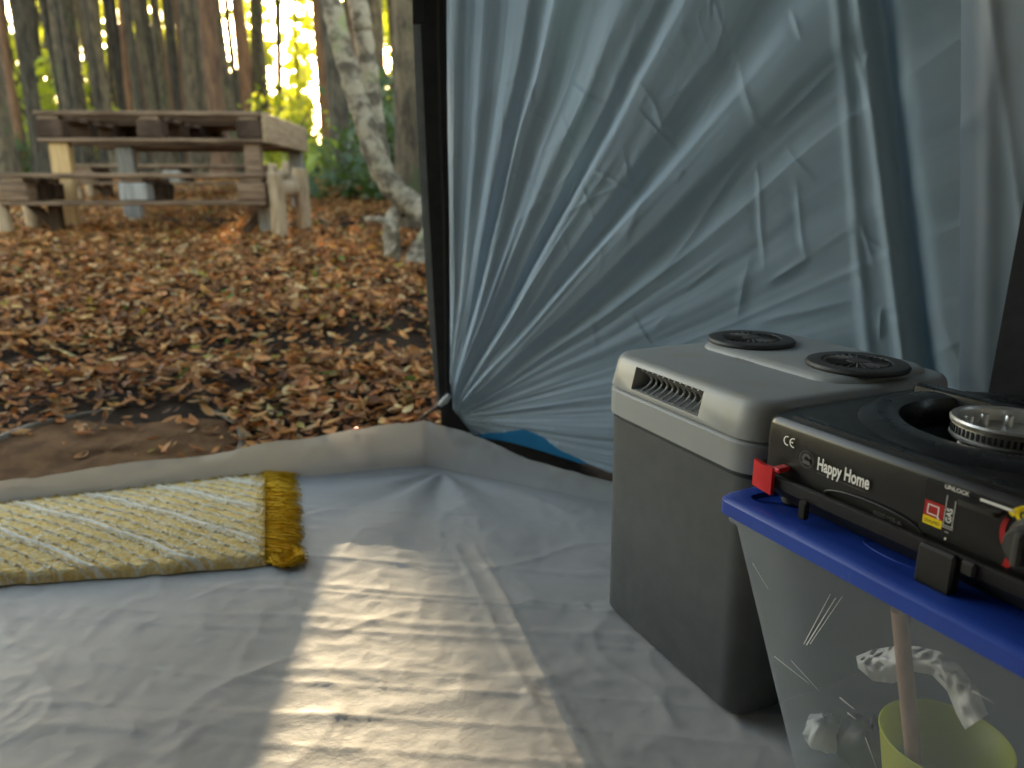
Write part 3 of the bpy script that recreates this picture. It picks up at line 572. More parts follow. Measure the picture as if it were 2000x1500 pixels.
# black window panel sewn on the end wall, with slanted edge
def endpt(u, v, off):
    o = np.array([bx0[0, 0], by0[0, 0]]) + EN * off; d = ray(u, v); t = (o @ EN) / (d[:2] @ EN); p = d * t; return Vector((p[0], p[1], CAM_H + p[2]))
a, b = endpt(1998, 400, .045), endpt(1926, 790, .045); c_, d_ = b + (b - a) * 1.2, None
e3 = Vector((ED[0], ED[1], 0)); q = [a + (a - b) * .9, b + (b - a) * 1.0]; th = Vector((EN[0], EN[1], 0)) * -.012
MB().add([q[0], q[0] + e3 * .6, q[1] + e3 * .6, q[1], q[0] + th, q[0] + e3 * .6 + th, q[1] + e3 * .6 + th, q[1] + th], [(0, 1, 2, 3), (7, 6, 5, 4), (0, 3, 7, 4), (0, 4, 5, 1), (1, 5, 6, 2), (3, 2, 6, 7)]).build('black_panel', X['black_tape'], tent, False)
# door edge: grey hem, black zip tape, black tab, toggle, cord
def strip(name, uvw, m, y, thick=.006):
    mb = MB(); rings = []
    for (uL, uR, v) in uvw:
        A, B = aty(uL, v, y), aty(uR, v, y); rings.append([A, B, B + Vector((0, thick, 0)), A + Vector((0, thick, 0))])
    return mb.loft(rings).build(name, m, tent, True, 30)
strip('zip_tape', [(820, 874, -260), (818, 872, -60), (822, 872, 60), (830, 874, 250), (840, 878, 450), (849, 879, 620), (856, 878, 740), (860, 884, 800), (862, 912, 835), (878, 934, 858)], X['black_tape'], 1.592)
strip('zip_coil', [(852, 858, -260), (852, 858, 60), (857, 862, 250), (864, 869, 450), (867, 871, 620), (868, 871, 740), (870, 873, 790)], X['rubber'], 1.587, .004)
strip('door_hem', [(803, 822, -260), (803, 822, -60), (807, 824, 60), (815, 833, 250), (826, 842, 450), (837, 850, 620), (848, 857, 740), (855, 861, 790)], X['grey_tape'], 1.600, .003)
strip('tape_tab', [(806, 830, -200), (806, 830, -20), (806, 829, 46)], X['black_tape'], 1.582, .006)
MB().tube([aty(878, 772, 1.575), aty(868, 783, 1.575), aty(858, 792, 1.575)], [.006, .008, .005], 10).build('toggle', material('toggle', (.5, .52, .53), None, 1, .3, trans=.4), tent)
MB().tube([aty(860, 790, 1.60), aty(846, 800, 1.62), aty(826, 814, 1.67), aty(812, 826, 1.70)], .0035, 6).build('guy_cord', X['black_tape'], tent)
# blue flysheet showing under the lifted hem
fs_ = np.linspace(.02, .8, 80); ft = np.linspace(0, 1, 12); FS_, FT = np.meshgrid(fs_, ft); offb = -.05 - .03 * np.sin(FS_ * 8) - .05 * (1 - FT); zz = .0 + FT * .22
link('flysheet', grid_mesh('flysheet', np.stack([WO[0] + WD[0] * FS_ + WN[0] * offb, WO[1] + WD[1] * FS_ + WN[1] * offb, zz + .01 * np.sin(FS_ * 23)], -1), X['fly_blue']), tent)
# remaining walls and roof behind and above the camera
poly = [(-2.3, 1.006), (-2.75, .2), (-2.5, -1.2), (-1.0, -1.9), (.9, -1.7), (1.5, -.6), (1.42, .40)]
mb = MB(); n = len(poly)
for i in range(n - 1):
    a, b = poly[i], poly[i + 1]; mb.add([(a[0], a[1], 0), (b[0], b[1], 0), (b[0], b[1], 1.9), (a[0], a[1], 1.9)], [(0, 1, 2, 3)])
mb.build('back_wall', X['tent_roof'], tent, False)
ring = [(WO[0], WO[1]), (WE[0] - .1, WE[1])] + poly[::-1]
mb = MB(); ap = (-.5, .0, 2.35); vs = [(x, y, 1.9) for x, y in ring] + [ap]; mb.add(vs, [(i, (i + 1) % len(ring), len(ring)) for i in range(len(ring))]); mb.build('roof', X['tent_roof'], tent, False)

# ------------------------------------------------------------------ rug folded on the sill
A, B, C_, D_ = np.array([-.79, 1.051]), np.array([-.395, 1.118]), np.array([-.52, 1.512]), np.array([-.99, 1.348])
ex = 1.5; A2 = A + (A - B) * ex; D2 = D_ + (D_ - C_) * ex * .9
ra = np.linspace(0, 1, 620); rb = np.linspace(0, 1, 240); RA, RB = np.meshgrid(ra, rb)
PX = lambda i: (A2[i] * (1 - RA) + B[i] * RA) * (1 - RB) + (D2[i] * (1 - RA) + C_[i] * RA) * RB
rx, ry = PX(0), PX(1); ul = RA * 1.0; vl = RB * .40
rd = (B - A) / np.linalg.norm(B - A); ux = (rx - A2[0]) * rd[0] + (ry - A2[1]) * rd[1]; vy = -(rx - A2[0]) * rd[1] + (ry - A2[1]) * rd[0]
prof = .014 * (1 - np.clip(1 - RB / .04, 0, 1) ** 2.4) + .009 * np.sin(np.pi * RB) - .0 ; prof = prof * np.clip((1.0 - RB) / .03, 0, 1) ** .5 * (1 - .25 * RB)
jit = .010 * (fbm(ux * 26, vy * 0 + 1, 2, 113) - .5) * np.clip(1 - RB / .2, 0, 1)
q1 = (ux * .615 + vy * .79 + .002 * np.sin(vy * 60)); big = np.abs(((q1 / .092) % 1) - .5) * 2; line = np.clip((big - .885) / .06, 0, 1)
q2 = q1 + .011; sub = np.abs(((q2 / .023) % 1) - .5) * 2; brk = (((ux * .79 - vy * .615) / .036 + np.floor(q2 / .023) * .5 + .15 * (fbm(ux * 20, vy * 20, 1, 115) - .5)) % 1) < .55; line2 = np.clip((sub - .72) / .2, 0, 1) * brk
q3 = (ux * 1.0 - vy * 1.0); l3 = np.clip((np.abs(((q3 / .16) % 1) - .5) * 2 - .93) / .07, 0, 1) * .7
nub = vnoise(ux * 330, vy * 330, 117); nub2 = vnoise(ux * 170, vy * 170, 118)
white = np.clip(np.maximum(np.maximum(line, line2), l3) * (.75 + .5 * nub2) + (nub > .74) * .22, 0, 1)
ribs = .5 + .5 * np.sin(vy * 2 * np.pi / .0045)
hgt = .0034 * np.maximum(line, line2) + .0020 * nub + .0012 * ribs + .004 * (fbm(ux * 6, vy * 6, 2, 119) - .5)
cream = np.array([.86, .55, .17]); cream2 = np.array([.95, .76, .40]); wh = np.array([.96, .92, .83])
cc = cream * (1 - nub2[..., None]) + cream2 * nub2[..., None]; cc = cc * (1 - white[..., None]) + wh * white[..., None]
backf = np.clip((RB - .93) / .03, 0, 1)[..., None]; cc = cc * (1 - backf) + np.array([.36, .22, .04]) * backf
fe = np.clip((RA - .975) / .02, 0, 1)[..., None] * (nub[..., None] > .4); cc = cc * (1 - fe) + np.array([.55, .32, .05]) * fe
edge = np.clip(RB / .02, 0, 1) * np.clip((1 - RA) / .004, 0, 1)
rz = np.maximum(prof + hgt * np.clip(RB / .03, 0, 1), 0) * np.where(RA > .996, .2, 1) + floor_h(rx, ry) * .5 + .003
nb_ = np.array([B[1] - A[1], -(B[0] - A[0])]); nb_ /= np.linalg.norm(nb_)
rx = rx + nb_[0] * jit; ry = ry + nb_[1] * jit
rug = empty('folded_rug', (-.6, 1.25, 0)); tag(rug, 'cream and white diagonal woven rug with mustard fringe folded along the door sill', 'rug')
link('cloth', grid_mesh('cloth', np.stack([rx + .6, ry - 1.25, rz], -1), X['rug'], cc), rug)
mb = MB(); rq = random.Random(5)
for k in range(460):
    t = (k + rq.random()) / 460; p = B * (1 - t) + C_ * t; z0 = .017 * min(1, (t + .03) / .08) * rq.uniform(.5, 1.05) + .002; L_ = rq.uniform(.036, .064)
    if t < .3: L_ *= 1.0
    dirv = np.array([.985, .17 - .35 * max(0, (.28 - t)) * 2 + rq.uniform(-.22, .22)]); sw = rq.uniform(-.010, .010); zt = rq.uniform(.0015, .008)
    P0 = Vector((p[0] - .006 + .6, p[1] - 1.25, z0)); P2 = Vector((p[0] + dirv[0] * L_ + .6, p[1] + dirv[1] * L_ - 1.25, zt)); P1 = (P0 + P2) / 2 + Vector((0, sw, .005 * rq.random() + .001)); P15 = (P1 + P2) / 2 + Vector((0, sw * .6, .001))
    mb.tube([P0, P1, P15, P2], [.0011, .0012, .0011, .0007], 4)
for k in range(60):      # tangled loop at the near corner
    a = rq.uniform(0, 6.28); cx, cy = B[0] + .028 + .6, B[1] + .012 - 1.25; rA, rB_ = rq.uniform(.012, .028), rq.uniform(.01, .03)
    pts = [(cx + rA * math.cos(a + q), cy + rB_ * math.sin(a + q), .003 + .010 * rq.random() + .006 * math.sin(q)) for q in (0, .6, 1.2, 1.8, 2.4)]
    mb.tube(pts, .0010, 4)
fr = mb.build('fringe', X['fringe'], rug, True, None); fr['kind'] = 'stuff'

# ------------------------------------------------------------------ thermoelectric cooler
FLc, FRc = Vector((.1465, .9924, 0)), Vector((.2604, .7490, 0)); e1 = (FRc - FLc).normalized()
ca_ = math.atan2(e1.x, -e1.y)                           # x axis runs front to back
cooler = empty('cooler_box', (FLc + FRc) / 2 - Vector((.010, .0, 0)), ca_); cooler.scale = (1, 1, .968); tag(cooler, 'grey electric cooler box with pale lid and two round dark covers', 'cooler')
CW = .286; CL = .300
def csec(z, o, r, f=0.0):    # section grown by o; f moves the front face back
    return (CL / 2 + f / 2, 0, z, CL + 2 * o - f, CW + 2 * o, r)
MB().rr([csec(.002, -.012, .022), csec(.006, -.005, .026), csec(.014, 0, .028), csec(.16, .002, .032), csec(.309, .004, .034), csec(.311, .0015, .04), csec(.322, .0015, .04)], n=8).build('body', X['cooler_body'], cooler)
MB().rr([csec(.3145, .004, .04), csec(.3165, .009, .042), csec(.349, .0095, .043), csec(.3515, .0075, .042), csec(.3525, .005, .04)], n=8).build('rim_band', X['cooler_lid'], cooler)
lid_s = [csec(.3520, .004, .036), csec(.3535, .0070, .038), csec(.3555, .0078, .038), csec(.374, .0055, .036, .002), csec(.388, .0035, .034, .003), csec(.3932, .0018, .033, .004), csec(.3962, -.0010, .031, .004), csec(.3977, -.0045, .029, .004), csec(.3984, -.0090, .026, .004)]
lid = MB().rr(lid_s, n=8).build('lid', X['cooler_lid'], cooler)

gy0, gy1 = .082, -.054                                   # grille cut into the front of the lid
boolean(lid, MB().add([(-.03, gy0, .3585), (-.03, gy1, .3585), (.030, gy1 + .002, .3620), (.030, gy0 - .002, .3620), (-.03, gy0, .3905), (-.03, gy1, .3905), (.030, gy1 + .002, .3885), (.030, gy0 - .002, .3885)], [(0, 1, 2, 3), (7, 6, 5, 4), (0, 4, 5, 1), (1, 5, 6, 2), (2, 6, 7, 3), (3, 7, 4, 0)]))
gr = MB().box((.0275, (gy0 + gy1) / 2, .375), (.002, gy0 - gy1 - .005, .0255)).build('grille', X['void'], lid, False)  # near-black back panel; the darkness inside the recess is put into its colour
for k in range(11):
    y = gy0 - .016 - k * (gy0 - gy1 - .026) / 10
    pts = [(-.0010 + .014 * math.sin(math.pi * t) * .9, y - .004 * math.sin(math.pi * t), .3610 + .0280 * t) for t in [i / 8 for i in range(9)]]
    o = MB().tube(pts, .0015, 6).build('rib', X['cooler_lid'], gr)
# raised rear half with the covers
MB().rr([(.208, 0, .394, .172, .256, .04), (.208, 0, .4005, .166, .250, .038), (.208, 0, .4045, .156, .240, .034), (.208, 0, .4055, .144, .226, .03)], n=8).build('raised_panel', X['cooler_lid'], lid)
for (cx, cy) in ((.202, -.083), (.190, .084)):
    fc = MB().lathe([(.054, .404), (.0575, .4055), (.0585, .4085), (.0565, .4115), (.052, .4128), (.040, .4120), (.039, .4105), (.004, .4105), (.0005, .4105)], (cx, cy, 0), 48).build('round_cover', X['rubber'], cooler)
    for k in range(26):
        a = 2 * math.pi * k / 26
        o = MB().box((0, 0, 0), (.024, .0026, .0022), None, .0008).build('vane', X['rubber'], fc, False); o.location = (cx + .025 * math.cos(a), cy + .025 * math.sin(a), .4118); o.rotation_euler = (0, 0, a)
    MB().lathe([(.0125, .4105), (.012, .4128), (.0005, .4132)], (cx, cy, 0), 20).build('hub', X['rubber'], fc)
# worn sticker
me_v = []; rk = random.Random(3)
for (cx, cy, a, b) in ((.126, .020, .010, .020), (.132, .004, .007, .012)):
    ring = [(cx + a * math.cos(q) * rk.uniform(.6, 1.2), cy + b * math.sin(q) * rk.uniform(.6, 1.2), .3990) for q in np.linspace(0, 2 * math.pi, 16, endpoint=False)]; me_v.append(ring)
mb = MB()
for ring in me_v: mb.add(ring, [tuple(range(16))])
mb.build('worn_sticker', material('worn_sticker', (.45, .43, .40), (.20, .16, .12), 160, .6), cooler, False)
MB().box((.22, -CW / 2 - .0045, .338), (.085, .012, .020), None, .003).build('latch_recess', X['cooler_body'], cooler, False)

# ------------------------------------------------------------------ storage box
LZ = .292
bo = Vector((.2200, .7060, 0)); BA = R(-63.9)
sbox = empty('storage_box', bo, BA); sbox.scale = (1, 1, 1.034); tag(sbox, 'cloudy clear plastic storage box with a blue lid standing by the cooler', 'storage box')
BWx, BWy = .46, .32
def bsec(z, o, r=.02, ): r = r * .55; return (BWx / 2, BWy / 2, z, BWx + 2 * o, BWy + 2 * o, r)
def bsec_old(z, o, r=.02): return (BWx / 2, BWy / 2, z, BWx + 2 * o, BWy + 2 * o, r)
def taper(z): return -.056 * (1 - z / .27)
mb = MB(); mb.rr([bsec(.004, taper(0) - .01, .025), bsec(.012, taper(.01), .03), bsec(.09, taper(.09), .026), bsec(.18, taper(.18), .023), bsec(.262, taper(.262), .02), bsec(.266, .004, .021), bsec(.276, .004, .021)], n=6, cap1=False)
mb.build('box_body', X['box_clear'], sbox)
lidb = MB().rr([bsec(.2745, -.004, .02), bsec(.2735, .007, .024), bsec(.2745, .0105, .026), bsec(.287, .0105, .026), bsec(.2905, .0075, .024), bsec(LZ, .003, .022), bsec(LZ, -.010, .018), bsec(LZ - .0035, -.0135, .016), bsec(LZ - .0040, -.10, .01)], n=6).build('box_lid', X['lid_blue'], sbox)
em = MB()
for sx in (-1, 1):
    em.tube([(.155 + .03 * math.cos(q) * 1.0, .040 + .010 * math.sin(q), LZ - .0034) for q in np.linspace(math.pi / 2 * sx, math.pi / 2 * sx + math.pi, 14)], .0007, 5)
em.build('embossed_oval', X['lid_blue'], lidb)
X['scratch'] = material('scratch', (.50, .51, .52), None, 1, .6)
def wallpx(u, v):                # where a ray meets the tapered front wall of the box
    cx_, sx_ = math.cos(BA), math.sin(BA); d = ray(u, v); t = 1.0
    for _ in range(30):
        p = np.array([0, 0, CAM_H]) + d * t; z = p[2] / 1.034; yy = (p[0] - bo.x) * -sx_ + (p[1] - bo.y) * cx_; t -= (yy + .0006 - .056 * (1 - z / .27)) / (d[0] * -sx_ + d[1] * cx_ - .056 / .27 * d[2]*-1) * .9
    p = np.array([0, 0, CAM_H]) + d * t; return Vector(((p[0] - bo.x) * cx_ + (p[1] - bo.y) * sx_, (p[0] - bo.x) * -sx_ + (p[1] - bo.y) * cx_, p[2] / 1.034))
for (a_, b_, w_) in [((1570, 1258), (1622, 1160), .0005), ((1575, 1260), (1632, 1168), .0006), ((1582, 1258), (1645, 1165), .0004), ((1512, 1282), (1580, 1335), .0006), ((1640, 1362), (1668, 1385), .0007), ((1655, 1392), (1672, 1405), .0006), ((1690, 1440), (1712, 1500), .0005), ((1545, 1290), (1600, 1350), .0004), ((1470, 1100), (1500, 1150), .0004), ((1900, 1350), (1940, 1372), .0004)]:
    A_, B_ = wallpx(*a_), wallpx(*b_); n_ = (B_ - A_).normalized().cross(Vector((0, 1, 0))) * w_; MB().add([A_ - n_, B_ - n_ * .3, B_ + n_ * .3, A_ + n_], [(0, 1, 2, 3)]).build('scratch', X['scratch'], sbox, False)
def inbox(u, v, z): p = onz(u, v, z); return p
# things inside
cp = onz(1846, 1440, .112)
cup = empty('yellow_cup', (cp.x, cp.y, .006)); cup.scale = (1.02, 1.02, .755); MB().lathe([(.0005, .004), (.034, .004), (.0345, .002), (.036, 0), (.0375, .006), (.0535, .137), (.0545, .1395), (.0535, .1405), (.0515, .1385), (.036, .010), (.0005, .0085)], n=48).build('cup_wall', X['cup'], cup, True, 50)
tag(cup, 'yellow green plastic cup standing inside the clear storage box', 'cup')
s0, s1 = onz(1756, 1190, .262), Vector((cp.x - .012, cp.y - .004, .018))
stv = MB().tube([s0 - s0, (s1 - s0) * .33, (s1 - s0) * .66, s1 - s0], [.0065, .0068, .007, .0072], 12).build('wooden_stick', X['stick']); stv.location = s0; tag(stv, 'brown wooden spoon handle leaning in the yellow cup inside the box', 'spoon handle')
def crumple(name, lx, ly, ra_, rb_, hgt, m, label, cat, seed):
    rk = random.Random(seed); c0 = bo + Vector((math.cos(BA) * lx - math.sin(BA) * ly, math.sin(BA) * lx + math.cos(BA) * ly, .020)); n = 26
    ph_ = [rk.uniform(.72, 1.15) for _ in range(n)]; rows = []
    for f, zf in ((.75, 0), (1, .12), (1, .4), (.86, .7), (.6, .9), (.3, 1), (.03, .96)):
        rows.append([(ra_ * f * ph_[k] * math.cos(6.283 * k / n) + rk.uniform(-.002, .002), rb_ * f * ph_[(k * 3) % n] * math.sin(6.283 * k / n) + rk.uniform(-.002, .002), hgt * zf * rk.uniform(.8, 1.1)) for k in range(n)])
    o = MB().loft(rows).build(name, m, None, True, None); o.location = c0; o.rotation_euler = (0, 0, BA); tag(o, label, cat); return o
def bagpt(u, v, yl):
    cx_, sx_ = math.cos(BA), math.sin(BA); d = ray(u, v); t = (yl - (bo.x * sx_ - bo.y * cx_)) / (d[0] * -sx_ + d[1] * cx_); p = d * t; return Vector((p[0], p[1], CAM_H + p[2]))
rk = random.Random(9); up_ = [(1672, 1282), (1705, 1268), (1745, 1262), (1790, 1262), (1835, 1272), (1875, 1300), (1910, 1345), (1930, 1395)]; lo_ = [(1676, 1305), (1705, 1330), (1745, 1335), (1785, 1312), (1820, 1318), (1850, 1350), (1868, 1395), (1885, 1425)]
rows = []
for f in np.linspace(0, 1, 9):
    row = []
    for k in range(29):
        q_ = k / 28 * 7; i_ = min(int(q_), 6); w_ = q_ - i_; U = [(up_[i_][j] * (1 - w_) + up_[i_ + 1][j] * w_) * (1 - f) + (lo_[i_][j] * (1 - w_) + lo_[i_ + 1][j] * w_) * f for j in (0, 1)]
        row.append(bagpt(U[0], U[1], .10 + rk.uniform(-.005, .005) - .012 * math.sin(math.pi * f)))
    rows.append(row)
b0 = rows[4][14].copy(); bm_ = MB().loft([[p - b0 for p in r_] for r_ in rows], cap0=False, cap1=False, close=False).build('plastic_bag', X['bag'], None, True, None); bm_.location = b0
tag(bm_, 'crumpled white plastic bag inside the clear box behind the spoon handle', 'bag')
crumple('dark_pouch', .108, .112, .038, .026, .052, X['tray'], 'dark pouch lying in the bottom of the clear box beside the cup', 'pouch', 6)
crumple('white_cloth', .062, .098, .022, .024, .030, X['bag'], 'scrap of white cloth in the bottom corner of the clear box', 'cloth', 8)

# ------------------------------------------------------------------ gas stove on the blue lid
SA = R(-62.5); st0 = Vector((.2490, .7120, LZ * 1.034 - .003)); SX = Vector((math.cos(SA), math.sin(SA), 0)); SY = Vector((-math.sin(SA), math.cos(SA), 0))
stove = empty('gas_stove', st0, SA); tag(stove, 'black portable gas stove with red clip standing on the blue box lid', 'stove')
def sf(u, v, off=0.0):        # pixel -> (x, z) on the stove's front panel
    d = ray(u, v); o = np.array([st0.x, st0.y]); n2 = np.array([SY.x, SY.y]); t = (o @ n2 + off) / (d[:2] @ n2); p = d * t
    return float((p[:2] - o) @ np.array([SX.x, SX.y])), float(CAM_H + p[2] - st0.z)
def stp(u, v, zl):
    p = onz(u, v, st0.z + zl) - st0; return float(p.dot(SX)), float(p.dot(SY))
SW, SDp, ST = .345, .225, .0850
def ssec(z, o, r, fy=0.0): return (SW / 2, SDp / 2 + fy / 2, z, SW + 2 * o, SDp + 2 * o - fy, r)
MB().rr([ssec(.0015, -.010, .02), ssec(.006, -.005, .024), ssec(.014, .002, .026), ssec(.020, .0095, .03), ssec(.0315, .0115, .03), ssec(.0325, .0100, .029), ssec(.0315, .004, .024), ssec(.024, .001, .02)], n=7).build('tray', X['tray'], stove)
for (fx_, fy_) in ((.03, .014), (.31, .014), (.03, .23), (.31, .23)): MB().lathe([(.008, .0), (.010, .002), (.011, .016)], (fx_, fy_, 0), 16, caps=(True, False)).build('foot', X['rubber'], stove)
body = MB().rr([ssec(.024, -.001, .010), ssec(.060, -.0005, .010), ssec(.078, -.001, .010), ssec(.0825, -.002, .0105), ssec(.0855, -.005, .010), ssec(ST, -.009, .008)], n=5).build('front_panel', X['stove_black'], stove)
bx, by = stp(1972, 828, ST + .006); RB0 = .090
boolean(body, MB().lathe([(RB0, .045), (RB0, .12)], (bx, by, 0), 48, caps=(True, True)))
plate = MB().lathe([(.128, ST - .001), (.124, ST + .002), (.118, ST + .006), (.112, ST + .0075), (.102, ST + .0070), (RB0 + .001, ST + .005), (RB0 - .003, ST - .002), (RB0 - .006, .062), (.060, .054), (.03, .052), (.0005, .052)], (bx, by, 0), 64).build('drip_pan', X['stove_top'], stove)
bn = MB().lathe([(.030, .052), (.034, .066), (.045, .074), (.0465, .0765)], (bx, by, 0), 48).build('burner', X['stove_black'], stove)
MB().lathe([(.0465, .0765), (.0475, .0775), (.0475, .0792), (.0462, .0800), (.0462, .0895), (.0480, .0905), (.0485, .0935), (.0470, .0955), (.0440, .0952), (.0425, .0930), (.0425, .082), (.030, .080), (.0005, .080)], (bx, by, 0), 64).build('burner_ring', X['alu'], bn, True, 30)
for k in range(60):
    a = 2 * math.pi * k / 60; o = MB().box((0, 0, 0), (.0012, .0024, .0068)).build('flame_slot', X['void'], bn, False); o.location = (bx + .0463 * math.cos(a), by + .0463 * math.sin(a), .0848); o.rotation_euler = (0, 0, a)
for k in range(10):
    a = 2 * math.pi * k / 10 + .2; o = MB().lathe([(.0042, .080), (.0040, .0895), (.0032, .0905), (.0004, .0905)], (0, 0, 0), 12).build('stud', X['alu'], bn); o.location = (bx + .034 * math.cos(a), by + .034 * math.sin(a), 0)
ix, iy = stp(1880, 856, .078)
MB().lathe([(.0055, .066), (.0062, .068), (.0060, .0700), (.0040, .0715), (.0036, .0765), (.0030, .0785), (.0004, .0788)], (ix, iy, 0), 20).build('igniter', X['ceramic'], stove)
# rear ledge
MB().rr([(SW / 2 - .02, SDp - .012, ST - .004, SW - .06, .022, .006), (SW / 2 - .02, SDp - .012, ST + .008, SW - .062, .020, .006), (SW / 2 - .02, SDp - .012, ST + .0095, SW - .068, .014, .004)]).build('rear_ledge', X['stove_top'], stove)
MB().loft([[(.018, .018, ST - .0005), (SW - .03, .016, ST - .0005), (SW - .03, .016, ST + .0012), (.018, .018, ST + .0012)], [(.018, .024, ST - .0005), (SW - .03, .022, ST - .0005), (SW - .03, .022, ST + .0018), (.018, .024, ST + .0018)], [(.020, .030, ST - .0005), (SW - .03, .028, ST - .0005), (SW - .03, .028, ST + .0006), (.020, .030, ST + .0006)]]).build('top_bead', X['stove_top'], stove)
# red clip on the left front corner
c0 = sf(1481, 888, -.0115); c1 = sf(1531, 947, -.0115)
clip = MB().loft([[(c0[0], -.0125, .0435), (c0[0], -.0125, .0165), (c0[0], -.0165, .0165), (c0[0], -.0165, .0435)], [(c0[0] + .012, -.0125, .0415), (c0[0] + .012, -.0125, .0160), (c0[0] + .012, -.0180, .0160), (c0[0] + .012, -.0180, .0415)], [(c0[0] + .024, -.0125, .0420), (c0[0] + .024, -.0125, .0140), (c0[0] + .024, -.0165, .0140), (c0[0] + .024, -.0165, .0420)]]).build('clip', X['red_plastic'], stove, True, 50)
MB().box((c0[0] + .026, -.0075, .0400), (.010, .016, .005), None, .0015).build('clip_hook', X['red_plastic'], clip, False)
# moulded lugs on the tray front
l0 = sf(1800, 1110, -.012)
MB().box((l0[0] + .012, -.0110, .0150), (.030, .012, .034), None, .002).build('tray_lug', X['tray'], stove, False)
MB().box((sf(1570, 990, -.012)[0], -.0118, .012), (.010, .006, .018), None, .002).build('tray_slot', X['void'], stove, False)
MB().box((l0[0] + .036, -.0110, .0260), (.011, .009, .012), None, .002).build('tray_lug', X['tray'], stove, False)
# oval moulding at the bottom of the panel
ov = [sf(1612, 962)[0], sf(1805, 1015)[0]]; om = (ov[0] + ov[1]) / 2
MB().tube([(om + (ov[1] - ov[0]) / 2 * math.cos(q), -.0012, .0315 + .009 * math.sin(q)) for q in np.linspace(0, math.pi, 24)], .0012, 6).build('oval_moulding', X['tray'], stove)

# lettering: flat print on the panel
def text(txt, m, x, z, size, parent, sx=1.0, rot=0.0, bold=0.0, y=-.0018, align='LEFT', shear=0.0):
    cu = bpy.data.curves.new('lettering', 'FONT'); cu.body = txt; cu.size = size; cu.align_x = align; cu.offset = bold; cu.shear = shear; cu.space_character = 1.0
    o = bpy.data.objects.new('lettering', cu); col.objects.link(o); bpy.context.view_layer.update()
    me = bpy.data.meshes.new_from_object(o.evaluated_get(bpy.context.evaluated_depsgraph_get())); bpy.data.objects.remove(o)
    cr, sr = math.cos(rot), math.sin(rot)
    for v in me.vertices:
        a, b = v.co.x * sx, v.co.y; v.co = (x + a * cr - b * sr, y, z + a * sr + b * cr)
    me.materials.clear(); me.materials.append(m); return link('lettering', me, parent)
def flat(pts, m, name, parent, y=-.0012): return MB().add([(x, y, z) for x, z in pts], [tuple(range(len(pts)))]).build(name, m, parent, False)
PW = X['print_white']
def arc(cx, cz, r0, r1, a0, a1, m, name, sq=1.0, n=16, y=-.0014):
    qs = np.linspace(R(a0), R(a1), n); pts = [(cx + r1 * math.cos(q) * sq, cz + r1 * math.sin(q)) for q in qs] + [(cx + r0 * math.cos(q) * sq, cz + r0 * math.sin(q)) for q in qs[::-1]]
    mb = MB(); mb.add([(x, y, z) for x, z in pts], [(i, i + 1, 2 * n - 2 - i, 2 * n - 1 - i) for i in range(n - 1)]); return mb.build(name, m, body, False)
xa, za = sf(1533, 858); arc(xa + .0045, za, .0036, .0048, 75, 285, PW, 'ce_mark'); arc(xa + .0118, za - .0001, .0036, .0048, 75, 285, PW, 'ce_mark'); flat([(xa + .0075, za + .0006), (xa + .0075, za - .0006), (xa + .0115, za - .0006), (xa + .0115, za + .0006)], PW, 'ce_mark', body, -.0014)
xb, zb = sf(1577, 897); arc(xb, zb, .0075, .0082, 0, 360, X['print_dim'], 'emblem', 1, 32); arc(xb, zb + .0005, .0025, .0052, 20, 200, X['print_dim'], 'emblem'); flat([(xb - .005, zb - .0045), (xb + .005, zb - .0045), (xb + .0035, zb - .001), (xb - .0035, zb - .001)], X['print_dim'], 'emblem', body, -.0014)
xc, zc = sf(1597, 921); xd, zd = sf(1693, 947); HWd = xd - xc
t_ = text('Happy Home', PW, xc, (zc + zd) / 2, .0168, body, HWd / (.0168 * 5.05), 0, .00042)
flat([(xc, (zc + zd) / 2 - .0036), (xd, (zc + zd) / 2 - .0036), (xd, (zc + zd) / 2 - .0030), (xc, (zc + zd) / 2 - .0030)], X['print_dim'], 'underline', body, -.0014)
xm, zm = sf(1712, 972); text('BDZ-155-A', X['print_dim'], xm, .0315, .0055, body, 1)
# gas door with its labels
xg0, xg1 = sf(1805, 960)[0], sf(1885, 990)[0]
door = MB().box(((xg0 + SW - .008) / 2, .0002, .0560), (SW - .008 - xg0, .003, .046), None, .001).build('gas_door', X['stove_black'], stove, False)
xr0, zr0 = sf(1809, 972, -.0014); xr1, zr1 = sf(1841, 1020, -.0014); zt_, zb_ = zr0 - .0008, zr0 - .0205
wr = xr1 - xr0
flat([(xr0, zt_), (xr1, zt_), (xr1, zb_), (xr0, zb_)][::-1], X['print_red'], 'quality_label', door, -.0019)
flat([(xr0, zb_ + .0068), (xr1, zb_ + .0068), (xr1, zb_), (xr0, zb_)][::-1], X['print_yellow'], 'quality_label', door, -.0021)
qa, qb, qc, qd = xr0 + .0028, xr1 - .0035, zt_ - .0025, zb_ + .0088
for (p0, p1, p2, p3) in ((qa, qb, qc, qc - .0009), (qa, qb, qd + .0009, qd), (qa, qa + .0009, qc, qd), (qb - .0009, qb, qc, qd - .0010), (qb - .0009, qb + .0012, qd - .0006, qd - .0014)): flat([(p0, p2), (p0, p3), (p1, p3), (p1, p2)], PW, 'quality_label', door, -.0024)
text('QUALIFIED', X['print_black'], xr0 + wr / 2, zb_ + .0020, .0040, door, wr * .92 / (.0040 * 5.6), 0, 0, -.0025, 'CENTER')
xs0, zs0 = sf(1847, 951, -.0014); text('UNLOCK', PW, xs0, zs0 - .0005, .0046, door, 1.0, 0, .00006, -.0025)
xgs, zgs = sf(1852, 1012, -.0014); text('GAS', PW, xgs + .0030, zgs - .0035, .0062, door, 1.05, R(90), .0001, -.0025)
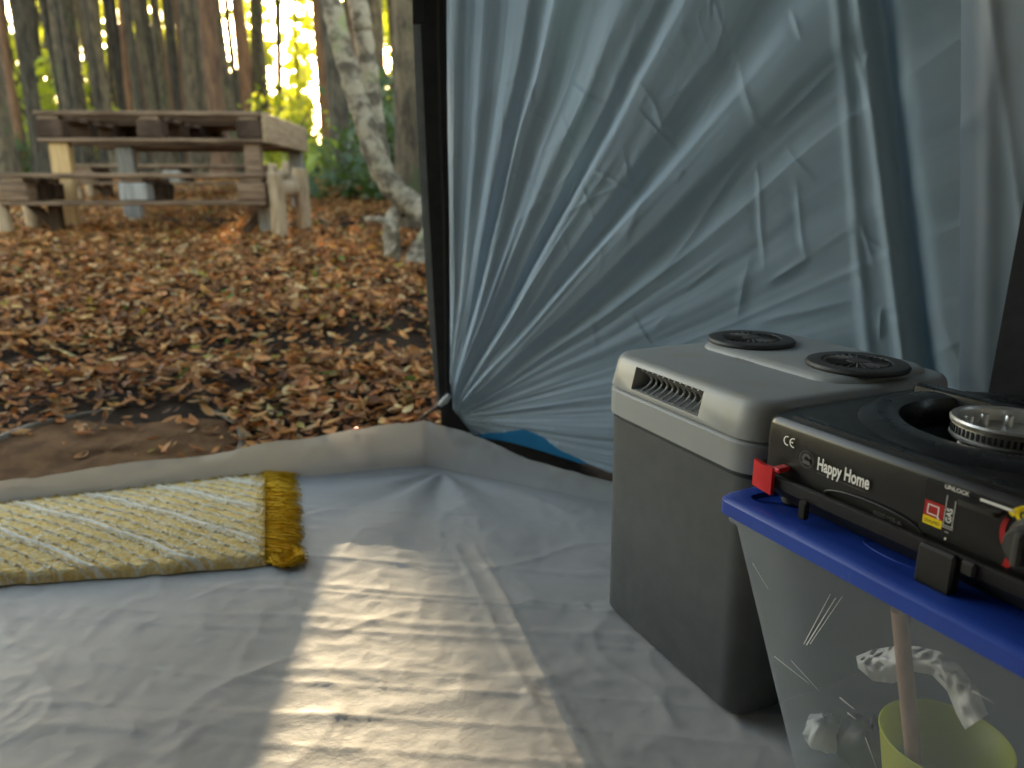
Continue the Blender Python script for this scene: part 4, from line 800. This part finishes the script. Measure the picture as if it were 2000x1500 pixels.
for (x0_, x1_, z0_, z1_) in ((xgs - .0028, xgs - .0024, zgs + .0185, zgs - .006), (xgs + .0042, xgs + .0046, zgs + .016, zgs - .006), (xgs - .0036, xgs + .0054, zgs - .006, zgs - .0064), (xgs - .0036, xgs + .0054, zgs - .0076, zgs - .0080), (xgs - .0006, xgs + .0024, zgs - .0110, zgs - .0114)): flat([(x0_, z0_), (x0_, z1_), (x1_, z1_), (x1_, z0_)], PW, 'can_outline', door, -.0024)
flat([(xgs - .0004, zgs - .016), (xgs + .0018, zgs - .016), (xgs + .0007, zgs - .0185)][::-1], PW, 'arrow_mark', door, -.0024)
xl, zl = sf(1865, 968, -.006); MB().rr([(0, 0, 0, .030, .010, .004), (0, 0, .004, .030, .010, .004)]).build('lock_lever', X['tray'], stove).location = (xl + .019, -.006, zl - .004)
xw0, zw0 = sf(1916, 974, -.0016); xw1, zw1 = sf(1985, 997, -.0016); flat([(xw0, zw0 + .0008), (xw0, zw0 - .0014), (xw1, zw0 - .0014), (xw1, zw0 + .0008)], PW, 'ignition_mark', door, -.0024)
xo, zo = sf(2003, 1001, -.0016); zo = zw0 - .001; arc(xo, zo, .0001, .0062, 0, 360, X['print_yellow'], 'ignition_mark', 1, 28, -.0024); arc(xo, zo, .0016, .0032, 0, 360, X['print_black'], 'ignition_mark', 1, 20, -.0027)
# knob
xk, zk = sf(2002, 1070, -.018)
knob = MB()
kr = [[(xk + r_ * math.cos(q), y_, zk + r_ * math.sin(q)) for q in np.linspace(0, 2 * math.pi, 32, endpoint=False)] for r_, y_ in ((.0185, -.001), (.0185, -.006), (.0170, -.008), (.0150, -.0085), (.0142, -.020), (.0125, -.0225), (.0010, -.0228))]
kn = knob.loft(kr, cap0=False).build('knob', X['rubber'], stove)
MB().box((xk, -.024, zk), (.0065, .012, .026), None, .002).build('grip', X['rubber'], kn, False)
arc(xk, zk, .0225, .0265, 102, 148, X['print_yellow'], 'dial_mark', 1, 14, -.0024); arc(xk, zk, .0225, .0262, 156, 205, X['print_red'], 'dial_mark', 1, 14, -.0024)
flat([(xk - .019, zk - .020), (xk - .013, zk - .0235), (xk - .017, zk - .0275), (xk - .0205, zk - .0265)], X['print_red'], 'flame_mark', door, -.0024)
